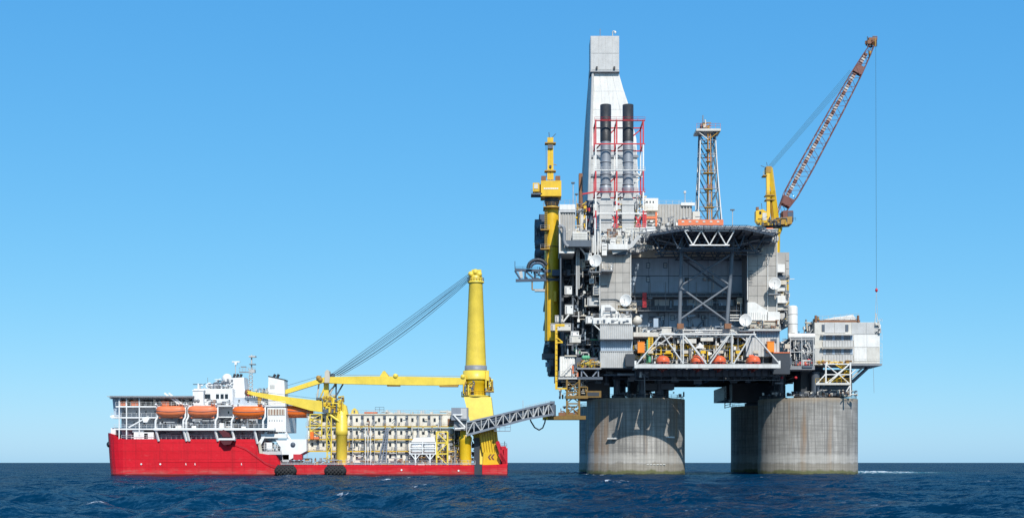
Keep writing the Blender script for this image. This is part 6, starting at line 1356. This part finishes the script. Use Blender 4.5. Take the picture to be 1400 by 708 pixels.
b = MB(); b.lathe(P(339, 536, YK), [(.2, -.9), (.9, -.7), (.9, .7), (.2, .9)], 'rust_brown', n=12, axis='y'); clutter(b, 334, 343, 532, 541, YK - 1, YK + .8, 14, ['rust_brown', 'frame_red', 'steel_dark'], 351); b.part('boom_tip', kc)
b = MB(); b.pb(441, 456, 559, 564, YK - 2, YK + 2, 'steel_dark'); clutter(b, 440, 470, 541, 564, YK - 2.2, YK - 1.25, 60, ['ship_yellow', 'deep_yellow', 'ochre', 'steel_dark'], 352); b.part('machinery', kc, kind='stuff')
b = MB(); b.pp([(352, 541), (358, 543), (356, 550), (354, 556), (352.5, 549)], YK - .6, YK, 'ochre'); b.part('hook_block', kc)
mem(kc, 'wire', P(345, 534, YK - .5), P(436, 545, YK - .5), .05, 'wire')
# boom rest: a yellow lattice post that carries the big crane's jib
br = thing('boom_rest', 'yellow and grey lattice post carrying the great crane jib', 'boom rest', P(452, 565, SC))
mem(br, 'column', P(447, 560, SC - 3), P(446, 516, SC - 3), .75, 'ship_yellow', 'box')
for a, c, m in (((433, 548), (436.5, 521), 'off_white'), ((459.5, 560), (459.5, 523), 'steel_dark'), ((459, 542), (470, 523), 'steel_dark'), ((449, 542), (459, 523), 'cream'), ((437, 545), (446, 524), 'ship_yellow'), ((447, 538), (459, 526), 'steel_dark')): mem(br, 'strut', P(*a, SC - 3.5), P(*c, SC - 3.5), .24, m)
mem(br, 'saddle', P(434, 521.5, SC - 3.2), P(471, 523, SC - 3.2), .4, 'steel_dark', 'box'); MB().pb(432, 457, 543.5, 546, SC - 5, SC - 1, 'steel_dark').part('platform', br)
b = MB(); b.rail([P(432, 543.5, SC - 4.9), P(457, 543.5, SC - 4.9)], 'cream', h=1.3, sp=1.2); clutter(b, 434, 460, 540, 556, SC - 5, SC - 2, 40, ['ochre', 'ship_yellow', 'steel_dark', 'cream'], 353); b.part('fittings', br, kind='stuff')

# ================================================================ the great crane at the stern
gc = thing('great_mast_crane', 'great yellow mast crane with long horizontal jib at the ship stern', 'crane', P(652, 636, SC))
YG = SC - 2
gx = X(650.5, YG); s_ = S(YG)
MB().lathe((gx, YG, 0), [(14.3 * s_, Z(503, YG)), (9.4 * s_, Z(388, YG)), (9.8 * s_, Z(387, YG))], 'ship_yellow', n=40).part('mast', gc)
MB().lathe((gx, YG, 0), [(11.3 * s_, Z(386.8, YG)), (11.3 * s_, Z(385, YG)), (9.3 * s_, Z(384.8, YG)), (9.3 * s_, Z(379, YG)), (8 * s_, Z(377, YG))], 'ship_yellow', n=32).part('mast_head', gc)
b = MB()
for a in range(0, 360, 20): b.tube((gx + 11 * s_ * math.cos(R(a)), YG + 11 * s_ * math.sin(R(a)), Z(385, YG)), (gx + 11 * s_ * math.cos(R(a)), YG + 11 * s_ * math.sin(R(a)), Z(380, YG)), .05, 'ochre', n=3)
b.rail([(gx + 11 * s_ * math.cos(R(a)), YG + 11 * s_ * math.sin(R(a)), Z(385, YG)) for a in range(0, 361, 20)], 'ochre', h=1.1, sp=1); b.part('head_railing', gc)
for a, c in ((644, 375), (650, 372), (655, 375)): MB().lathe(P(a, c, YG - 1), [(.2, -.9), (.9, -.7), (.9, .7), (.2, .9)], 'ship_yellow', n=14, axis='y').part('sheave', gc)
MB().pb(645, 658, 368.5, 378, YG - 1.5, YG + 1.5, 'ship_yellow').part('head_house', gc)
# slewing column
MB().lathe((gx, YG, 0), [(17.6 * s_, Z(519, YG)), (17.6 * s_, Z(507, YG)), (14.6 * s_, Z(506.8, YG))], 'ship_yellow', n=40).part('slew_platform', gc)
MB().lathe((gx, YG, 0), [(15.2 * s_, Z(506.5, YG)), (15.2 * s_, Z(500, YG)), (14.8 * s_, Z(500, YG))], 'mid_grey', n=40, closed=False).part('mesh_guard', gc)
MB().lathe((gx, YG, 0), [(13.5 * s_, Z(541, YG)), (13.5 * s_, Z(526, YG)), (15.5 * s_, Z(524, YG)), (15.5 * s_, Z(519.2, YG))], 'deep_yellow', n=36).part('slew_column', gc)
MB().lathe((gx, YG, 0), [(20 * s_, Z(542.4, YG)), (20 * s_, Z(540.6, YG))], 'ship_yellow', n=36).part('ring_walkway', gc)
b = MB(); b.rail([(gx + 19.6 * s_ * math.cos(R(a)), YG + 19.6 * s_ * math.sin(R(a)), Z(540.6, YG)) for a in range(0, 361, 15)], 'ochre', h=1.2, sp=1.1); clutter(b, 633, 648, 521, 540, YG - 4.5, YG - 3.6, 40, ['ochre', 'deep_yellow', 'steel_dark', 'ship_yellow'], 361); clutter(b, 664, 674, 515, 534, YG - 3.5, YG, 26, ['ship_yellow', 'ochre', 'steel_dark'], 362); b.rail([P(665, 534, YG - 3), P(675, 534, YG - 3)], 'ochre'); b.part('ring_fittings', gc, kind='stuff')
MB().pb(664, 668.5, 506, 520, YG - 3, YG, 'ship_yellow').part('operator_cab', gc); bolt(gc, 'side_landing', (663, 675, 533.5, 535.5, YG - 3.5, YG), 'ochre')
# tapering base
zb = Z(636, SY)
def brng(py, xl, xr, yn, yf): z = Z(py, SC - 9); return [(X(xl, SC - 9), yn, z), (X(xr, SC - 9), yn, z), (X(xr, SC - 9), yf, z), (X(xl, SC - 9), yf, z)]
b = MB(); A, B, Cc = brng(637, 652, 681, SC - 9.8, SC + 8), brng(590, 646, 677, SC - 8, SC + 6), brng(541.5, 633.5, 671, SC - 6, SC + 4)
for q, r_ in ((A, B), (B, Cc)): b.add(q + r_, [(0, 1, 5, 4), (1, 2, 6, 5), (2, 3, 7, 6), (3, 0, 4, 7)], 'ship_yellow')
b.part('crane_base', gc)
YP = SC - 10.2
MB().pp([(661, 618), (684, 618), (683.5, 638), (660, 638)], YP - .5, YP + 3, 'deep_yellow').part('base_plinth', gc)
MB().pp([(653, 584), (677, 584), (682.5, 618), (659, 618)], YP + .05, YP + 3, 'deep_yellow').part('flute_panel', gc)
for k in range(7):
    a0, a1 = 655 + k * 3.55, 659.5 + k * 3.5
    MB().prism([(X(a0, YP), Z(583, YP)), (X(a0 + 2.4, YP), Z(583, YP)), (X(a1 + 2.5, YP), Z(618, YP)), (X(a1, YP), Z(618, YP))], YP - .45, YP + .04, 'deep_yellow').part('flute', gc)
b = MB()
for d_, t in ((0, 0), (4.2, 1)):
    a = 667 + d_; b.pp([(a + 3, 620.5), (a + 5.2, 620.5), (a + 2.0, 624.2), (a + 4.8, 628), (a + 2.4, 628), (a, 624.2)], YP - .62, YP - .51, 'boom_red')
b.part('emblem', gc)
MB().pb(648, 656, 598, 637, YP + .5, YP + 3, 'steel_black').part('gap_shade', gc)  # black box painted as the shade between yellow cylinder and crane base
# jib and fly jib
YJ = SC - 4.5
MB().pp([(446, 515), (500, 514), (560, 514.5), (632, 516), (637, 514), (637, 525), (600, 526.5), (540, 526), (470, 524.5), (446, 523)], YJ - 1, YJ + 1, 'ship_yellow').part('jib', gc)
MB().pp([(390, 532.5), (440, 516), (446, 515), (447, 521), (437, 524), (390, 538.5)], YJ - .8, YJ + .8, 'ship_yellow').part('fly_jib', gc)
MB().pp([(443.5, 523), (444, 508), (447, 505), (450, 507), (451, 516), (450, 523)], YJ - 1.5, YJ + 1.5, 'cream').part('jib_knuckle', gc)
for a, c in ((436, 516.5), (438.5, 519), (541, 514), (633, 515)): MB().lathe(P(a, c, YJ), [(.15, -1.2), (.75, -1.1), (.75, 1.1), (.15, 1.2)], 'ship_yellow' if a > 440 else 'ochre', n=14, axis='y').part('sheave', gc)
MB().pp([(519, 514.5), (523.5, 507), (526.5, 507), (531, 514.5)], YJ - .8, YJ + .8, 'ship_yellow').part('jib_bracket', gc); mem(gc, 'bracket_strut', P(525, 507, YJ), P(531.5, 514.5, YJ), .25, 'ochre')
bolt(gc, 'hook_block', (529, 547, 526.2, 527.8, YJ - .7, YJ + .7), 'ochre'); MB().pp([(600, 527), (606, 525.5), (627, 525.5), (626, 528.5), (601, 528.5)], YJ - .9, YJ + .9, 'ochre').part('hook_block', gc)
mem(gc, 'guard_rail', P(460, 512.3, YJ), P(632, 514, YJ), .05, 'ochre')
bolt(gc, 'sheave_nest', (450.5, 456.5, 510.5, 514.5, YJ - 1, YJ + 1), 'steel_dark')
g = random.Random(3)
for k in range(8):
    a, c, sag = (451 + k * 2.0, 513 + (k % 2) * .8), (641.5 + (k % 3), 374 + k * 1.2), 0.5 + k * 1.15
    pts = []
    for t in np.linspace(0, 1, 15): pts.append(P(a[0] + (c[0] - a[0]) * t, a[1] + (c[1] - a[1]) * t + 4 * sag * t * (1 - t), YJ - 1.2 + k * .35))
    MB().path(pts, .075, 'wire', n=5).part('pendant_rope', gc)
mem(gc, 'wire', P(392, 527, YJ), P(440, 513, YJ), .05, 'wire')
# ship-side pedestal carrying the gangway
gp_ = thing('gangway_pedestal', 'bright yellow cylinder pedestal under the gangway house', 'pedestal', P(636, 636, SY + 4))
YQ = SY + 3.2; qx = X(636.3, YQ); s_ = S(YQ)
MB().lathe((qx, YQ, 0), [(8.1 * s_, DZ - .2), (8.1 * s_, Z(604, YQ)), (8.8 * s_, Z(602, YQ)), (8.8 * s_, Z(597.5, YQ)), (7.2 * s_, Z(596, YQ)), (7.2 * s_, Z(587, YQ))], 'deep_yellow', n=32).part('cylinder', gp_)
MB().lathe((qx, YQ, 0), [(12 * s_, Z(588, YQ)), (12 * s_, Z(586, YQ))], 'steel_dark', n=24).part('ring_deck', gp_)
b = MB(); clutter(b, 613, 628, 590, 634, SY + 4, SY + 9, 90, ['steel_dark', 'ochre', 'deep_yellow', 'mid_grey', 'steel_black', 'cream'], 371); clutter(b, 644, 652, 588, 630, SY + 5, SY + 9, 40, ['steel_black', 'steel_dark', 'ochre'], 372); b.part('hose_bundle', gp_, kind='stuff')
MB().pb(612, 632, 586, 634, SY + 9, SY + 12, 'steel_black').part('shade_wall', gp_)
# ================================================================ gangway
YW2 = SY + 0.6
gw = thing('gangway', 'grey steel lattice gangway reaching from the ship to the platform', 'gangway', P(627, 586, YW2))
def gtop(x): return 575.5 + (x - 640) * (549 - 575.5) / (757 - 640) if x < 700 else 549 + (757 - x) * .235
def gpt(x, top, Y): 
    yt = 577 + (x - 638) * (549.5 - 577) / (757 - 638); yb = 586.5 + (x - 638) * (566 - 586.5) / (757 - 638) + (8.0 * max(0, (720 - x) / 82) if x < 720 else 0)
    return P(x, yt if top else yb, Y + 17.0 * max(0.0, (x - 690) / 67.0))
xs = [638, 648, 658, 668, 678, 688, 697, 706, 715, 722, 729, 736, 743, 750, 757]
for Y in (YW2 - 1.5, YW2 + 1.5):
    for k in range(len(xs) - 1):
        a, c = xs[k], xs[k + 1]; d_ = (0, 0) if k < 8 else (0, 0)
        mem(gw, 'top_chord', gpt(a, 1, Y), gpt(c, 1, Y), .26, 'gang_grey', 'box'); mem(gw, 'bottom_chord', gpt(a, 0, Y), gpt(c, 0, Y), .32, 'gang_grey', 'box')
        mem(gw, 'lacing', gpt(a, 1 if k % 2 else 0, Y), gpt(c, 0 if k % 2 else 1, Y), .14, 'mid_grey' if Y > YW2 else 'light_grey', 'box'); mem(gw, 'upright', gpt(a, 0, Y), gpt(a, 1, Y), .12, 'mid_grey' if Y > YW2 else 'light_grey', 'box')
b = MB()
for k in range(len(xs) - 1):
    q = [gpt(xs[k], 0, YW2 - 1.3), gpt(xs[k + 1], 0, YW2 - 1.3), gpt(xs[k + 1], 0, YW2 + 1.3), gpt(xs[k], 0, YW2 + 1.3)]
    b.add([v + Vector((0, 0, .1)) for v in q] + [v + Vector((0, 0, .25)) for v in q], [(0, 1, 2, 3), (7, 6, 5, 4), (0, 4, 5, 1), (2, 6, 7, 3)], 'steel_dark')
    b.beam(gpt(xs[k], 1, YW2 - 1.3), gpt(xs[k], 1, YW2 + 1.3), .15, 'gang_grey')
b.part('floor', gw)
for k in range(len(xs) - 1):
    q = [gpt(xs[k], 0, YW2 + 1.7), gpt(xs[k + 1], 0, YW2 + 1.7), gpt(xs[k + 1], 1, YW2 + 1.7), gpt(xs[k], 1, YW2 + 1.7)]
    bb = MB(); bb.add(q + [v + Vector((0, .06, 0)) for v in q], [(0, 1, 2, 3), (7, 6, 5, 4), (0, 4, 5, 1), (2, 6, 7, 3)], 'steel_dark'); bb.part('mesh_panel', gw)
b = MB()
for k in range(len(xs) - 1): b.tube((gpt(xs[k], 0, YW2) + gpt(xs[k], 1, YW2)) / 2, (gpt(xs[k + 1], 0, YW2) + gpt(xs[k + 1], 1, YW2)) / 2, .75, 'steel_dark', n=6)
b.part('inner_conveyor', gw)
MB().pb(617, 640, 557, 574, YW2 - 1.8, YW2 + 2, 'gang_grey').part('gangway_house', gw); bolt(gw, 'house_panel', (630, 638, 558, 572, YW2 - 1.95, YW2 - 1.82), 'light_grey')
MB().pp([(620, 566), (637, 566), (639, 588), (621, 588)], YW2 - .5, YW2 + 2, 'mid_grey').part('hinge_block', gw)
mem(gw, 'luffing_ram', P(621, 568, YW2 - 2), P(636, 584, YW2 - 2), .28, 'white'); mem(gw, 'hinge_frame', P(619, 567, YW2 - 2), P(632, 567, YW2 - 2), .25, 'white'); mem(gw, 'hinge_frame', P(622, 586, YW2 - 2), P(636, 585, YW2 - 2), .3, 'white')
b = MB(); b.path([P(678, 588.5, YW2 - 2), P(678, 582, YW2 - 1.6)], .07, 'gang_grey', n=4); b.rail([P(676, 589, YW2 - 2), P(698, 588, YW2 - 2)], 'gang_grey', h=1.8, sp=1.4, r=.07); b.pb(676, 698, 588.5, 589.2, YW2 - 2.2, YW2, 'gang_grey'); b.part('service_cradle', gw)
MB().pb(752.5, 758.5, 548, 566, YW2 + 15.2, YW2 + 18.8, 'steel_dark').pb(756.5, 760, 553, 569, YW2 + 16, YW2 + 18, 'steel_black').part('tip_frame', gw)
b = MB(); b.tube(P(715, 559, YW2 + 6), P(715, 547, YW2 + 6), .08, 'light_grey'); b.rail([gpt(718, 1, YW2 - 1.5), gpt(752, 1, YW2 - 1.5)], 'light_grey', h=.8, sp=2); b.part('tip_rail', gw)
MB().path([P(723.5, 569, YW2 + 9), P(726, 576, YW2 + 10), P(731, 584, YW2 + 12), P(737, 587.5, YW2 + 14), P(742, 584.5, YW2 + 16), P(745, 577, YW2 + 18), P(745.5, 572, YW2 + 20)], .22, 'steel_black', n=8).part('hanging_hose', gw)
